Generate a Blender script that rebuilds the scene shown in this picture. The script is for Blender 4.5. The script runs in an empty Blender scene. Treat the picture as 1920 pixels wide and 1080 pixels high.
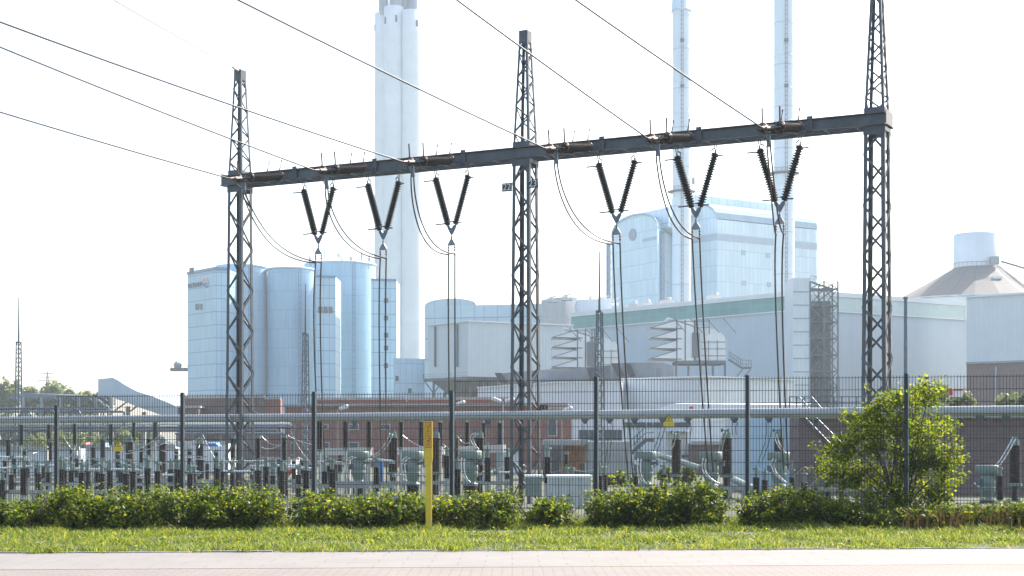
import bpy, math, random
import numpy as np
from mathutils import Vector, Matrix
random.seed(7); rng = np.random.default_rng(11)
sc = bpy.context.scene
col = sc.collection
R = math.radians

# ------------------------------------------------------------------ camera
F, CX, HY, EYE = 3000.0, 960.0, 820.0, 1.45      # focal length in photo pixels, horizon row, eye height
cam = bpy.data.cameras.new('camera'); camo = bpy.data.objects.new('camera', cam); col.objects.link(camo)
cam.sensor_width = 36; cam.lens = F / 1920 * 36; cam.shift_y = (HY - 540) / 1920
cam.clip_start = 0.1; cam.clip_end = 6000
camo.location = (0, 0, EYE); camo.rotation_euler = (R(90), 0, 0)
sc.camera = camo
# ------------------------------------------------------------------ sky, sun, exposure
SUN_EL, SUN_AZ = 38.0, 42.0                      # azimuth from +Y towards +X: behind the plant, to the right
w = bpy.data.worlds.new('World'); sc.world = w; w.use_nodes = True
nt = w.node_tree; bg = nt.nodes['Background']
sky = nt.nodes.new('ShaderNodeTexSky'); sky.sky_type = 'NISHITA'; sky.sun_disc = False
sky.sun_elevation = R(SUN_EL); sky.sun_rotation = R(SUN_AZ); sky.air_density = 1.0; sky.dust_density = 3.0; sky.ozone_density = 1.0
nt.links.new(sky.outputs[0], bg.inputs[0]); bg.inputs[1].default_value = 0.15
sl = bpy.data.lights.new('sun', 'SUN'); sl.energy = 4.2; sl.angle = R(0.55); sl.color = (1, .94, .85)
slo = bpy.data.objects.new('sun', sl); col.objects.link(slo)
sd = Vector((math.sin(R(SUN_AZ)) * math.cos(R(SUN_EL)), math.cos(R(SUN_AZ)) * math.cos(R(SUN_EL)), math.sin(R(SUN_EL))))
slo.rotation_euler = sd.to_track_quat('Z', 'Y').to_euler()
sc.view_settings.view_transform = 'Standard'; sc.view_settings.look = 'None'
sc.view_settings.exposure = 1.40; sc.view_settings.gamma = 1.0; sc.view_settings.use_curve_mapping = False
sc.cycles.use_denoising = True; sc.cycles.max_bounces = 6; sc.cycles.diffuse_bounces = 3
sc.cycles.transparent_max_bounces = 8; sc.cycles.transmission_bounces = 4; sc.cycles.volume_bounces = 0
sc.cycles.caustics_reflective = False; sc.cycles.caustics_refractive = False

# ------------------------------------------------------------------ helpers
def P(px, py, Y): return Vector(((px - CX) / F * Y, Y, EYE + (HY - py) / F * Y))
def V2(v): return Vector((v[0], v[1]))
def lerp(a, b, t): return a + (b - a) * t
def hp(px, ytop, H):                               # ground point of a corner whose top, H above the eye, shows at (px, ytop)
    Y = H * F / (HY - ytop); return Vector(((px - CX) / F * Y, Y))
def onwall(p0, p1, px, py=None):                   # point of the vertical wall p0-p1 seen at a pixel
    k = (px - CX) / F; dx, dy = p1[0] - p0[0], p1[1] - p0[1]
    t = (k * p0[1] - p0[0]) / (dx - k * dy)
    x, y = p0[0] + t * dx, p0[1] + t * dy
    return Vector((x, y, 0 if py is None else EYE + (HY - py) / F * y))
def gz(x, y):                                      # height of the ground
    if y < 20.5: return 0.0
    b = 0.02 * min(1, (y - 20.5) / 2) + 0.004 * x * min(1, (y - 20.5) / 5)
    if y < 32: return b
    t = min(1, (y - 32) / 13); t = t * t * (3 - 2 * t)
    return b * (1 - t) - 1.5 * t

class MB:
    def __init__(s): s.v = []; s.f = []; s.uv = []; s.sm = []
    def face(s, pts, uv=None, smooth=False):
        n = len(s.v); s.v += [tuple(p) for p in pts]; s.f.append(tuple(range(n, n + len(pts)))); s.uv.append(uv); s.sm.append(smooth)
    def grid(s, rings, close=True, smooth=True, uvs=None):   # rings: list of lists of points
        n0 = len(s.v); m = len(rings[0])
        for r in rings: s.v += [tuple(p) for p in r]
        for i in range(len(rings) - 1):
            for j in range(m if close else m - 1):
                k = (j + 1) % m
                s.f.append((n0 + i * m + j, n0 + i * m + k, n0 + (i + 1) * m + k, n0 + (i + 1) * m + j)); s.sm.append(smooth)
                s.uv.append(None if uvs is None else [uvs(i, j), uvs(i, j + 1), uvs(i + 1, j + 1), uvs(i + 1, j)])
    def box8(s, c):                                # 8 corners: bottom 4, top 4
        for q in ((3, 2, 1, 0), (4, 5, 6, 7), (0, 1, 5, 4), (1, 2, 6, 5), (2, 3, 7, 6), (3, 0, 4, 7)): s.face([c[i] for i in q])
        return s
    def box(s, c, d, rz=0):
        ca, sa = math.cos(rz), math.sin(rz); o = []
        for z in (-.5, .5):
            for x, y in ((-.5, -.5), (.5, -.5), (.5, .5), (-.5, .5)):
                X, Y = x * d[0], y * d[1]; o.append((c[0] + X * ca - Y * sa, c[1] + X * sa + Y * ca, c[2] + z * d[2]))
        s.box8(o); return s
    def prism(s, fp, z0, z1, top=True):
        n = len(fp)
        area = sum(fp[i][0] * fp[(i + 1) % n][1] - fp[(i + 1) % n][0] * fp[i][1] for i in range(n))
        if area < 0: fp = fp[::-1]
        for i in range(n):
            a, b = fp[i], fp[(i + 1) % n]
            s.face([(a[0], a[1], z0), (b[0], b[1], z0), (b[0], b[1], z1), (a[0], a[1], z1)])
        if top: s.face([(p[0], p[1], z1) for p in fp]); s.face([(p[0], p[1], z0) for p in fp[::-1]])
        return s
    def obar(s, a, b, e1, w1, e2, h):              # box from a to b, width w1 along e1 and h along e2
        a, b, e1, e2 = Vector(a), Vector(b), Vector(e1) * w1 / 2, Vector(e2) * h / 2
        s.box8([a - e1 - e2, a + e1 - e2, a + e1 + e2, a - e1 + e2, b - e1 - e2, b + e1 - e2, b + e1 + e2, b - e1 + e2]); return s
    def bar(s, a, b, w_, h=None):
        a, b = Vector(a), Vector(b); d = (b - a).normalized()
        up = Vector((0, 0, 1)) if abs(d.z) < .95 else Vector((0, 1, 0))
        e1 = d.cross(up).normalized(); e2 = e1.cross(d)
        return s.obar(a, b, e1, w_, e2, h or w_)
    def cyl(s, a, b, r0, r1=None, n=10, caps=True, smooth=True):
        a, b = Vector(a), Vector(b); r1 = r0 if r1 is None else r1; d = (b - a).normalized(); L = (b - a).length
        up = Vector((0, 0, 1)) if abs(d.z) < .95 else Vector((0, 1, 0))
        e1 = d.cross(up).normalized(); e2 = d.cross(e1)
        rr = []
        for p, r in ((a, r0), (b, r1)):
            rr.append([p + (e1 * math.cos(t) + e2 * math.sin(t)) * r for t in [2 * math.pi * j / n for j in range(n)]])
        s.grid(rr, uvs=lambda i, j: (j / n * 2 * math.pi * r0, i * L + a.z), smooth=smooth)
        if caps: s.face(rr[0]); s.face(rr[1][::-1])
        return s
    def tube(s, pts, r, n=5, caps=True):
        pts = [Vector(p) for p in pts]; rings = []; N = len(pts)
        for i, p in enumerate(pts):
            d = (pts[min(i + 1, N - 1)] - pts[max(i - 1, 0)]).normalized()
            up = Vector((0, 0, 1)) if abs(d.z) < .98 else Vector((0, 1, 0))
            e1 = d.cross(up).normalized(); e2 = e1.cross(d)
            rings.append([p + (e1 * math.cos(2 * math.pi * j / n) + e2 * math.sin(2 * math.pi * j / n)) * r for j in range(n)])
        s.grid(rings)
        if caps: s.face(rings[0]); s.face(rings[-1][::-1])
        return s
    def lathe(s, prof, n=14, c=(0, 0, 0), a0=0, a1=2 * math.pi, smooth=True, sx=1):
        full = a1 - a0 > 6.28; m = n if full else n + 1
        rings = [[(c[0] + sx * r * math.cos(a0 + (a1 - a0) * j / n), c[1] + r * math.sin(a0 + (a1 - a0) * j / n), c[2] + z) for j in range(m)] for r, z in prof]
        rm = max(r for r, z in prof)
        s.grid(rings, close=full, smooth=smooth, uvs=lambda i, j: ((a1 - a0) * j / n * rm, prof[i][1])); return s
    def sphere(s, c, r, n=10, sz=1):
        return s.lathe([(max(1e-4, r * math.sin(math.pi * k / 6)), -r * sz * math.cos(math.pi * k / 6)) for k in range(7)], n, c)
    def build(s, name, m, parent=None, org=(0, 0, 0), auto=True):
        me = bpy.data.meshes.new(name); ox, oy, oz = org
        me.from_pydata([(x - ox, y - oy, z - oz) for x, y, z in s.v], [], s.f)
        if auto:
            uvl = me.uv_layers.new(name='UVMap'); data = []
            for f, u in zip(s.f, s.uv):
                if u is None:
                    p0, p1, p2 = (Vector(s.v[f[0]]), Vector(s.v[f[1]]), Vector(s.v[f[2]])); nn = (p1 - p0).cross(p2 - p0)
                    if nn.length > 0: nn.normalize()
                    if abs(nn.z) < .75:
                        t = Vector((-nn.y, nn.x)).normalized()
                        for i in f: data += [s.v[i][0] * t.x + s.v[i][1] * t.y, s.v[i][2]]
                    else:
                        for i in f: data += [s.v[i][0], s.v[i][1]]
                else:
                    for q in u: data += [q[0], q[1]]
            uvl.data.foreach_set('uv', data)
        me.polygons.foreach_set('use_smooth', s.sm); me.update()
        if m: me.materials.append(m)
        o = bpy.data.objects.new(name, me); col.objects.link(o)
        if parent: o.parent = parent
        else: o.location = org
        return o
def tag(o, label, cat, group=None, kind=None):
    if kind: o['kind'] = kind
    if label: o['label'] = label
    if cat: o['category'] = cat
    if group: o['group'] = group
    return o
def struct(o): o['kind'] = 'structure'; return o
def empty(name, loc, label=None, cat=None, group=None, rz=0):
    o = bpy.data.objects.new(name, None); o.location = loc; o.rotation_euler = (0, 0, rz); o.empty_display_size = .3; col.objects.link(o)
    return tag(o, label, cat, group)
class Thing:                                       # an Empty at the base; parts are given in world coordinates
    def __init__(s, name, loc, label, cat, group=None): s.loc = tuple(loc); s.o = empty(name, loc, label, cat, group)
    def part(s, name, mb, m, parent=None, label=None):
        o = mb.build(name, m, parent or s.o, s.loc)
        if label: o['label'] = label
        return o
def align(o, a, b):
    a, b = Vector(a), Vector(b); o.location = a; o.rotation_euler = (b - a).to_track_quat('Z', 'Y').to_euler(); return o
def dup(root, loc, label=None, rz=None, scale=None):
    r = root.copy(); col.objects.link(r); r.location = loc
    if rz is not None: r.rotation_euler = (0, 0, rz)
    if scale is not None: r.scale = (scale,) * 3
    if label: r['label'] = label
    for ch in list(root.children):
        c = ch.copy(); col.objects.link(c); c.parent = r
        for g in ch.children:
            d = g.copy(); col.objects.link(d); d.parent = c
    return r
ORD = 'first second third fourth fifth sixth seventh eighth ninth tenth eleventh twelfth thirteenth fourteenth fifteenth sixteenth seventeenth eighteenth nineteenth twentieth'.split()
ORD += ['twenty-' + k for k in ORD[:9]] + ['thirtieth'] + ['thirty-' + k for k in ORD[:9]] + ['fortieth']

# ------------------------------------------------------------------ materials
def mat(name, c, rough=.6, metal=0., var=.12, scale=3., bump=0., c2=None, spec=.5, coat=0.):
    m = bpy.data.materials.new(name); m.use_nodes = True; t = m.node_tree; N, Lk = t.nodes, t.links
    b = N['Principled BSDF']; b.inputs['Roughness'].default_value = rough; b.inputs['Metallic'].default_value = metal
    b.inputs['Specular IOR Level'].default_value = spec; b.inputs['Coat Weight'].default_value = coat
    tc = N.new('ShaderNodeTexCoord'); no = N.new('ShaderNodeTexNoise'); no.inputs['Scale'].default_value = scale; no.inputs['Detail'].default_value = 6
    no.inputs['Roughness'].default_value = .65
    Lk.new(tc.outputs['Object'], no.inputs['Vector'])
    cr = N.new('ShaderNodeValToRGB'); cr.color_ramp.elements[0].position = .3; cr.color_ramp.elements[1].position = .7
    c2 = c2 or tuple(max(0, x * (1 - var * 2)) for x in c)
    cr.color_ramp.elements[0].color = (*c2, 1); cr.color_ramp.elements[1].color = (*c, 1)
    Lk.new(no.outputs['Fac'], cr.inputs['Fac']); Lk.new(cr.outputs['Color'], b.inputs['Base Color'])
    if bump:
        bu = N.new('ShaderNodeBump'); bu.inputs['Strength'].default_value = bump; bu.inputs['Distance'].default_value = .02
        Lk.new(no.outputs['Fac'], bu.inputs['Height']); Lk.new(bu.outputs['Normal'], b.inputs['Normal'])
    return m
def math_(t, op, a, b=None):
    n = t.nodes.new('ShaderNodeMath'); n.operation = op
    for i, x in enumerate((a, b)):
        if x is None: continue
        if isinstance(x, (int, float)): n.inputs[i].default_value = x
        else: t.links.new(x, n.inputs[i])
    return n.outputs[0]
def panel(name, c, line, du, dv, wu=.12, wv=.15, rough=.45, rib=0., var=.06, streak=.06, tilevar=.05, off=0.):
    """cladding: joints every du x dv metres, optional fine vertical ribs, panel-to-panel tone, dirt streaks"""
    m = mat(name, c, rough, 0, var, .12); t = m.node_tree; N, Lk = t.nodes, t.links; b = N['Principled BSDF']
    src = b.inputs['Base Color'].links[0].from_socket
    uv = N.new('ShaderNodeUVMap'); sp = N.new('ShaderNodeSeparateXYZ'); Lk.new(uv.outputs[0], sp.inputs[0])
    U, Vv = sp.outputs[0], math_(t, 'ADD', sp.outputs[1], off)
    fu = math_(t, 'FRACT', math_(t, 'DIVIDE', U, du)); fv = math_(t, 'FRACT', math_(t, 'DIVIDE', Vv, dv))
    mk = math_(t, 'MAXIMUM', math_(t, 'LESS_THAN', fu, wu / du), math_(t, 'LESS_THAN', fv, wv / dv))
    # tone per panel
    cb = N.new('ShaderNodeCombineXYZ'); Lk.new(math_(t, 'FLOOR', math_(t, 'DIVIDE', U, du)), cb.inputs[0]); Lk.new(math_(t, 'FLOOR', math_(t, 'DIVIDE', Vv, dv)), cb.inputs[1])
    wn = N.new('ShaderNodeTexWhiteNoise'); Lk.new(cb.outputs[0], wn.inputs['Vector'])
    tone = math_(t, 'ADD', 1 - tilevar, math_(t, 'MULTIPLY', wn.outputs['Value'], 2 * tilevar))
    # vertical dirt streaks
    mp = N.new('ShaderNodeCombineXYZ'); Lk.new(math_(t, 'MULTIPLY', U, 1.3), mp.inputs[0]); Lk.new(math_(t, 'MULTIPLY', sp.outputs[1], .07), mp.inputs[1])
    ns = N.new('ShaderNodeTexNoise'); ns.inputs['Scale'].default_value = 1.0; ns.inputs['Detail'].default_value = 5; Lk.new(mp.outputs[0], ns.inputs['Vector'])
    tone = math_(t, 'MULTIPLY', tone, math_(t, 'ADD', 1 - streak, math_(t, 'MULTIPLY', ns.outputs['Fac'], 2 * streak)))
    vm = N.new('ShaderNodeVectorMath'); vm.operation = 'SCALE'; Lk.new(src, vm.inputs[0]); Lk.new(tone, vm.inputs['Scale'])
    mx = N.new('ShaderNodeMix'); mx.data_type = 'RGBA'; Lk.new(mk, mx.inputs[0]); Lk.new(vm.outputs[0], mx.inputs[6]); mx.inputs[7].default_value = (*line, 1)
    Lk.new(mx.outputs[2], b.inputs['Base Color'])
    if rib:
        bu = N.new('ShaderNodeBump'); bu.inputs['Strength'].default_value = .6; bu.inputs['Distance'].default_value = .06
        Lk.new(math_(t, 'SINE', math_(t, 'MULTIPLY', U, 6.2832 / rib)), bu.inputs['Height']); Lk.new(bu.outputs[0], b.inputs['Normal'])
    return m
def brick(name, c1, c2, mortar, bw=.5, bh=.16, ms=.02, bump=.3, rough=.85, coord='UV', blotch=.25):
    m = bpy.data.materials.new(name); m.use_nodes = True; t = m.node_tree; N, Lk = t.nodes, t.links; b = N['Principled BSDF']; b.inputs['Roughness'].default_value = rough
    tc = N.new('ShaderNodeTexCoord'); br = N.new('ShaderNodeTexBrick'); Lk.new(tc.outputs[coord], br.inputs['Vector'])
    br.inputs['Color1'].default_value = (*c1, 1); br.inputs['Color2'].default_value = (*c2, 1); br.inputs['Mortar'].default_value = (*mortar, 1)
    br.inputs['Scale'].default_value = 1; br.inputs['Brick Width'].default_value = bw; br.inputs['Row Height'].default_value = bh; br.inputs['Mortar Size'].default_value = ms
    br.inputs['Mortar Smooth'].default_value = .3
    no = N.new('ShaderNodeTexNoise'); no.inputs['Scale'].default_value = 1.1; no.inputs['Detail'].default_value = 8; no.inputs['Roughness'].default_value = .7; Lk.new(tc.outputs['Object'], no.inputs['Vector'])
    vm = N.new('ShaderNodeVectorMath'); vm.operation = 'SCALE'; Lk.new(br.outputs['Color'], vm.inputs[0])
    Lk.new(math_(t, 'ADD', 1 - blotch, math_(t, 'MULTIPLY', no.outputs['Fac'], 2 * blotch)), vm.inputs['Scale']); Lk.new(vm.outputs[0], b.inputs['Base Color'])
    bu = N.new('ShaderNodeBump'); bu.inputs['Strength'].default_value = bump; bu.inputs['Distance'].default_value = .01; bu.invert = True
    Lk.new(br.outputs['Fac'], bu.inputs['Height']); Lk.new(bu.outputs[0], b.inputs['Normal'])
    return m
def leafmat(name, cols, trans=.45, rough=.5, tcol=1.5, tb=.35):
    m = bpy.data.materials.new(name); m.use_nodes = True; t = m.node_tree; N, Lk = t.nodes, t.links; b = N['Principled BSDF']; b.inputs['Roughness'].default_value = rough
    b.inputs['Specular IOR Level'].default_value = .35
    g = N.new('ShaderNodeNewGeometry'); cr = N.new('ShaderNodeValToRGB'); e = cr.color_ramp.elements
    e[0].position = 0; e[0].color = (*cols[0], 1); e[1].position = 1; e[1].color = (*cols[-1], 1)
    for i, c in enumerate(cols[1:-1]): q = e.new((i + 1) / (len(cols) - 1)); q.color = (*c, 1)
    Lk.new(g.outputs['Random Per Island'], cr.inputs['Fac']); Lk.new(cr.outputs[0], b.inputs['Base Color'])
    tr = N.new('ShaderNodeBsdfTranslucent'); vm = N.new('ShaderNodeVectorMath'); vm.operation = 'MULTIPLY'; vm.inputs[1].default_value = (tcol * 1.15, tcol, tcol * tb)
    Lk.new(cr.outputs[0], vm.inputs[0]); Lk.new(vm.outputs[0], tr.inputs[0])
    ms = N.new('ShaderNodeMixShader'); ms.inputs[0].default_value = trans; Lk.new(b.outputs[0], ms.inputs[1]); Lk.new(tr.outputs[0], ms.inputs[2])
    Lk.new(ms.outputs[0], N['Material Output'].inputs[0]); return m
M = {}
M['steel'] = mat('painted_steel', (.078, .092, .112), .45, .15, .26, 1.3, .15)
M['steel_light'] = mat('weathered_grey_paint', (.25, .27, .29), .4, .3, .2, 2)
M['galv'] = mat('galvanised', (.34, .38, .40), .38, .6, .15, 4)
M['galvdark'] = mat('galvanised_dark', (.12, .155, .19), .45, .4, .15, 4)
M['alu'] = mat('aluminium', (.72, .74, .74), .33, .55, .1, 3)
M['tube'] = mat('busbar_aluminium', (.40, .41, .40), .42, .15, .1, .4)
M['porc'] = mat('brown_porcelain', (.014, .006, .005), .5, 0, .2, 5, spec=.14)
M['porcd'] = mat('dark_porcelain', (.004, .0035, .005), .5, 0, .2, 5, spec=.14)
M['cable'] = mat('conductor_dark', (.045, .045, .045), .5, .5, .1, 5)
M['cableb'] = mat('conductor_copper', (.11, .06, .05), .45, .5, .1, 5)
M['eqgreen'] = mat('equipment_green_grey', (.17, .24, .215), .45, .1, .12, 6)
M['fence'] = mat('fence_anthracite', (.018, .026, .036), .4, .2, .2, 6)
M['yellow'] = mat('yellow_plastic', (.80, .52, .02), .45, 0, .15, 9, .1, c2=(.62, .42, .05))
M['orange'] = mat('amber_plate', (.72, .36, .02), .5, 0, .12, 14, c2=(.5, .25, .02))
M['signyel'] = mat('sign_yellow', (.82, .58, .03), .4, 0, .1, 20)
M['black'] = mat('sign_black', (.015, .013, .012), .5)
M['white'] = mat('sign_white', (.8, .8, .78), .5, 0, .03)
M['bluepanel'] = panel('blue_cladding', (.43, .62, .73), (.17, .34, .47), 1.5, 3.5, .12, .24, .38, rib=0, streak=.06)
M['bluesilo'] = panel('blue_silo_cladding', (.38, .57, .70), (.28, .45, .58), .95, 5.2, .06, .2, .5, streak=.16, tilevar=.04)
M['blueglass'] = panel('boiler_house_panels', (.62, .77, .85), (.42, .58, .69), 1.7, 5.0, .14, .26, .3, tilevar=.06)  # panel tone raised: part of the distance haze is put into the colour
M['blueglass2'] = panel('pale_panels', (.58, .73, .80), (.27, .43, .58), 3.4, 5.2, .15, .25, .25, tilevar=.06)
M['vault'] = panel('vault_roof', (.36, .48, .58), (.28, .40, .50), 3.1, 400, .16, .25, .9); M['vault'].node_tree.nodes['Principled BSDF'].inputs['Specular IOR Level'].default_value = .05
M['intake'] = panel('intake_cladding', (.66, .69, .71), (.55, .58, .61), 1.6, 50, .06, .05, .5, streak=.06, tilevar=.02)
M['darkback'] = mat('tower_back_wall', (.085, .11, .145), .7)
M['bluedark'] = mat('recess_blue', (.10, .24, .42), .3)
M['bluewall'] = panel('blue_tank_wall', (.45, .62, .74), (.33, .50, .63), 1.1, 1.5, .06, .06, .35)
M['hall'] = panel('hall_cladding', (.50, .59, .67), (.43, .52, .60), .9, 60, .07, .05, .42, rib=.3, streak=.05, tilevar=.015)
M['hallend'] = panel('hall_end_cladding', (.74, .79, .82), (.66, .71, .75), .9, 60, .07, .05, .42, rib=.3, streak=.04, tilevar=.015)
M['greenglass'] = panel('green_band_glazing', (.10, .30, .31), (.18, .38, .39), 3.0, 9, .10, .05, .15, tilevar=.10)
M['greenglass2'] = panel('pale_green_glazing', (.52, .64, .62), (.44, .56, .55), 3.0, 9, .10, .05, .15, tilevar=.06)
M['trim'] = mat('white_trim', (.74, .76, .77), .45, 0, .04)
M['greybox'] = panel('grey_filter_cladding', (.62, .67, .70), (.53, .58, .62), 1.0, 50, .06, .05, .45, rib=.33, streak=.04, tilevar=.012)
M['whitebox'] = panel('white_cladding', (.76, .80, .83), (.64, .68, .73), .85, 50, .09, .05, .45, rib=.3, streak=.05, tilevar=.02)
M['beige'] = panel('beige_cladding', (.58, .57, .55), (.48, .47, .45), 2.2, 6, .1, .12, .6)
M['concrete'] = mat('concrete', (.44, .44, .42), .85, 0, .15, 1.3, .3)
M['concretelight'] = panel('chimney_concrete', (.86, .86, .85), (.78, .79, .79), 400, 44, .1, .4, .7, streak=.05, tilevar=.04)  # brightened concrete, some of the far haze is painted into this tone
M['stack'] = panel('stack_steel', (.72, .79, .84), (.50, .58, .66), 300, 11.5, .1, .35, .4, streak=.03, tilevar=.02)
M['flue'] = mat('inner_flue', (.30, .36, .42), .6, 0, .1, .2)
M['bandblue'] = mat('dull_blue_band', (.40, .50, .60), .5, 0, .1, .2)
M['duct'] = mat('concrete_duct', (.17, .19, .21), .8, 0, .25, .25, .2)
M['hopper'] = mat('dark_hopper', (.12, .14, .165), .6, 0, .1, .2)
M['redbrick'] = brick('red_brick', (.30, .10, .070), (.22, .078, .060), (.26, .16, .13), .5, .17, .02)
M['purplebrick'] = brick('purple_brick', (.19, .115, .105), (.14, .09, .09), (.18, .14, .135), .5, .17, .02)
M['winglass'] = mat('window_glass', (.07, .10, .13), .12, 0, .3, .8)
M['winframe'] = mat('window_frame', (.78, .79, .80), .5)
M['coneroof'] = panel('cone_roof_felt', (.21, .19, .175), (.13, .12, .115), 2.4, 6, .12, .1, .8, streak=.1)
M['greyroof'] = mat('grey_roof', (.30, .31, .31), .8, 0, .15, .4)
M['canopy'] = mat('dark_canopy', (.11, .13, .14), .7, 0, .15, .5)
M['pinkfr'] = mat('pale_frame', (.62, .58, .54), .6, 0, .1, 2)
M['red'] = mat('red_paint', (.62, .05, .03), .45)
M['bluep'] = mat('blue_paint', (.03, .18, .50), .45)
M['wood'] = mat('orange_timber', (.36, .16, .06), .8, 0, .25, 3, .2)
M['kerb'] = mat('kerb_stone', (.42, .38, .35), .85, 0, .2, 6, .4)
M['bark'] = mat('bark', (.10, .065, .045), .9, 0, .3, 20, .5)
M['logoor'] = mat('logo_orange', (.85, .42, .10), .5)
M['logobl'] = mat('logo_blue', (.05, .20, .50), .5)
M['lettering'] = mat('sign_lettering', (.07, .12, .18), .5)
M['leaf'] = leafmat('bramble_leaf', [(.012, .028, .007), (.020, .048, .009), (.038, .070, .011), (.060, .092, .013), (.095, .125, .016), (.14, .15, .024)], .5, tcol=3.0)
M['leaf_tree'] = leafmat('young_tree_leaf', [(.026, .046, .009), (.045, .075, .012), (.075, .112, .016), (.14, .16, .022)], .58, tcol=3.5, tb=.3)
M['farleaf'] = leafmat('far_tree_leaf', [(.15, .20, .15), (.20, .26, .18), (.25, .32, .20)], .35, tcol=1.4)  # lightened so the leaf colour itself carries some distance haze
M['drygrass'] = leafmat('dry_stalks', [(.16, .10, .05), (.24, .15, .07), (.10, .12, .04)], .3, tcol=1.3)
M['grass'] = leafmat('grass_blade', [(.022, .050, .010), (.055, .105, .018), (.105, .16, .025), (.16, .21, .04), (.27, .26, .10)], .5, tcol=2.1, tb=.42)

# ------------------------------------------------------------------ ground, kerb, pavement
def ground_mat():
    m = mat('soil_and_gravel', (.085, .085, .055), .95, 0, .2, 2.2, .5, c2=(.035, .055, .02)); return m
xs = [-2500, -900, -400, -200, -120, -80, -50, -35, -25] + [x * 1.0 for x in range(-18, 19)] + [25, 35, 50, 80, 120, 200, 400, 900, 2500]
def kerbY(x): return 20.32 + .075 * x / 1.0 * .9
ys = ['k', 20.9, 21.5, 22.5, 24, 26, 28, 30, 32, 34, 36, 38, 40, 42, 45, 60, 90, 130, 200, 400, 900, 3000]
g = MB(); rings = []
for y in ys:
    rings.append([(x, (kerbY(max(-40, min(40, x))) if y == 'k' else y), 0) for x in xs])
rings = [[(x, y, gz(x, y)) for x, y, _ in r] for r in rings]
rings.insert(0, [(x, y, -.02) for x, y, _ in rings[0]])
g.grid(rings, close=False)
struct(g.build('ground', ground_mat()))
M['slab'] = brick('pavement_slabs', (.20, .182, .168), (.19, .173, .159), (.14, .126, .114), .62, .40, .008, .4, .8, 'Object', .26)
M['paver'] = brick('red_pavers', (.205, .178, .160), (.192, .167, .15), (.14, .122, .108), .22, .11, .010, .5, .85, 'Object', .26)
def strip(name, m, y0, y1, z):
    s = MB(); X = [-300, -60, -30, -15, 0, 15, 30, 60, 300]
    s.grid([[(x, y0(x), z) for x in X], [(x, y1(x), z) for x in X]], close=False)
    o = s.build(name, m); return struct(o)
ky = lambda x: kerbY(max(-40, min(40, x)))
strip('pavement', M['slab'], lambda x: ky(x) - 2.55, lambda x: ky(x) - .08, .012)
strip('cycle_path', M['paver'], lambda x: ky(x) - 4.9, lambda x: ky(x) - 2.55, .008)
strip('road', mat('asphalt', (.07, .07, .07), .9, 0, .15, 8, .4), lambda x: -60, lambda x: ky(x) - 4.9, -.02)
kb = MB()
x = -24.0
while x < 24:
    a, b = (x + .006, ky(x)), (x + .994, ky(x + 1)); dz = random.uniform(-.006, .006)
    kb.obar((a[0], a[1] - .04, .0 + dz), (b[0], b[1] - .04, .0 + dz), (0, 1, 0), .05, (0, 0, 1), .05); x += 1
struct(kb.build('kerb', M['kerb']))

# ------------------------------------------------------------------ haze
hz = MB().box((150, 700, 100), (2400, 1700, 206))
hm = bpy.data.materials.new('haze'); hm.use_nodes = True; t = hm.node_tree; t.nodes.remove(t.nodes['Principled BSDF'])
pv = t.nodes.new('ShaderNodeVolumePrincipled'); pv.inputs['Density'].default_value = .00032; pv.inputs['Color'].default_value = (.86, .96, 1, 1); pv.inputs['Anisotropy'].default_value = .1
t.links.new(pv.outputs[0], t.nodes['Material Output'].inputs['Volume'])
hz = hz.build('haze', hm); hz['kind'] = 'stuff'

# ------------------------------------------------------------------ leaves and grass (numpy)
def quads(name, co, m, parent=None, org=(0, 0, 0)):
    n = len(co); me = bpy.data.meshes.new(name); me.vertices.add(n * 4); me.loops.add(n * 4); me.polygons.add(n)
    me.vertices.foreach_set('co', (co - np.array(org)).reshape(-1).astype(np.float32))
    me.loops.foreach_set('vertex_index', np.arange(n * 4, dtype=np.int32))
    me.polygons.foreach_set('loop_start', np.arange(0, n * 4, 4, dtype=np.int32)); me.polygons.foreach_set('loop_total', np.full(n, 4, dtype=np.int32))
    me.update(calc_edges=True); me.materials.append(m)
    o = bpy.data.objects.new(name, me); col.objects.link(o)
    if parent: o.parent = parent
    else: o.location = org
    return o
def leaf_quads(c, size, flat=.35, asp=.62):
    n = len(c)
    d = rng.normal(size=(n, 3)); d[:, 2] = d[:, 2] * .6 - .15; d /= np.linalg.norm(d, axis=1)[:, None]
    nr = rng.normal(size=(n, 3)); nr[:, 2] += flat * 3; s = np.cross(d, nr); s /= np.linalg.norm(s, axis=1)[:, None] + 1e-9
    up = np.cross(s, d)
    L = size * rng.uniform(.6, 1.35, n)[:, None]; W = L * asp * .5
    a = c - d * L * .5; b = c + d * L * .5; mid = c - d * L * .05 + up * L * .10
    return np.stack([a, mid + s * W, b, mid - s * W], axis=1)
def clumps(center, rad, nclump, per, cs, size, power=.45, floor=None, shape=None, asp=.62):
    th = rng.uniform(0, 2 * np.pi, nclump); cz = rng.uniform(-1, 1, nclump); r = rng.uniform(0, 1, nclump) ** power
    s = np.sqrt(1 - cz ** 2)
    cc = np.stack([s * np.cos(th) * r, s * np.sin(th) * r, cz * r], 1)
    cc = cc * np.array(rad) * (1 + rng.normal(0, .07, (nclump, 1))) + np.array(center)
    if shape is not None: cc = cc[[shape(*p) for p in cc]]
    k = len(cc); p = np.repeat(cc, per, 0) + rng.normal(size=(k * per, 3)) * cs * rng.uniform(.5, 1.4, (k, 1)).repeat(per, 0)
    if floor is not None: p = p[p[:, 2] > floor]
    return leaf_quads(p, size, asp=asp)
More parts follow.
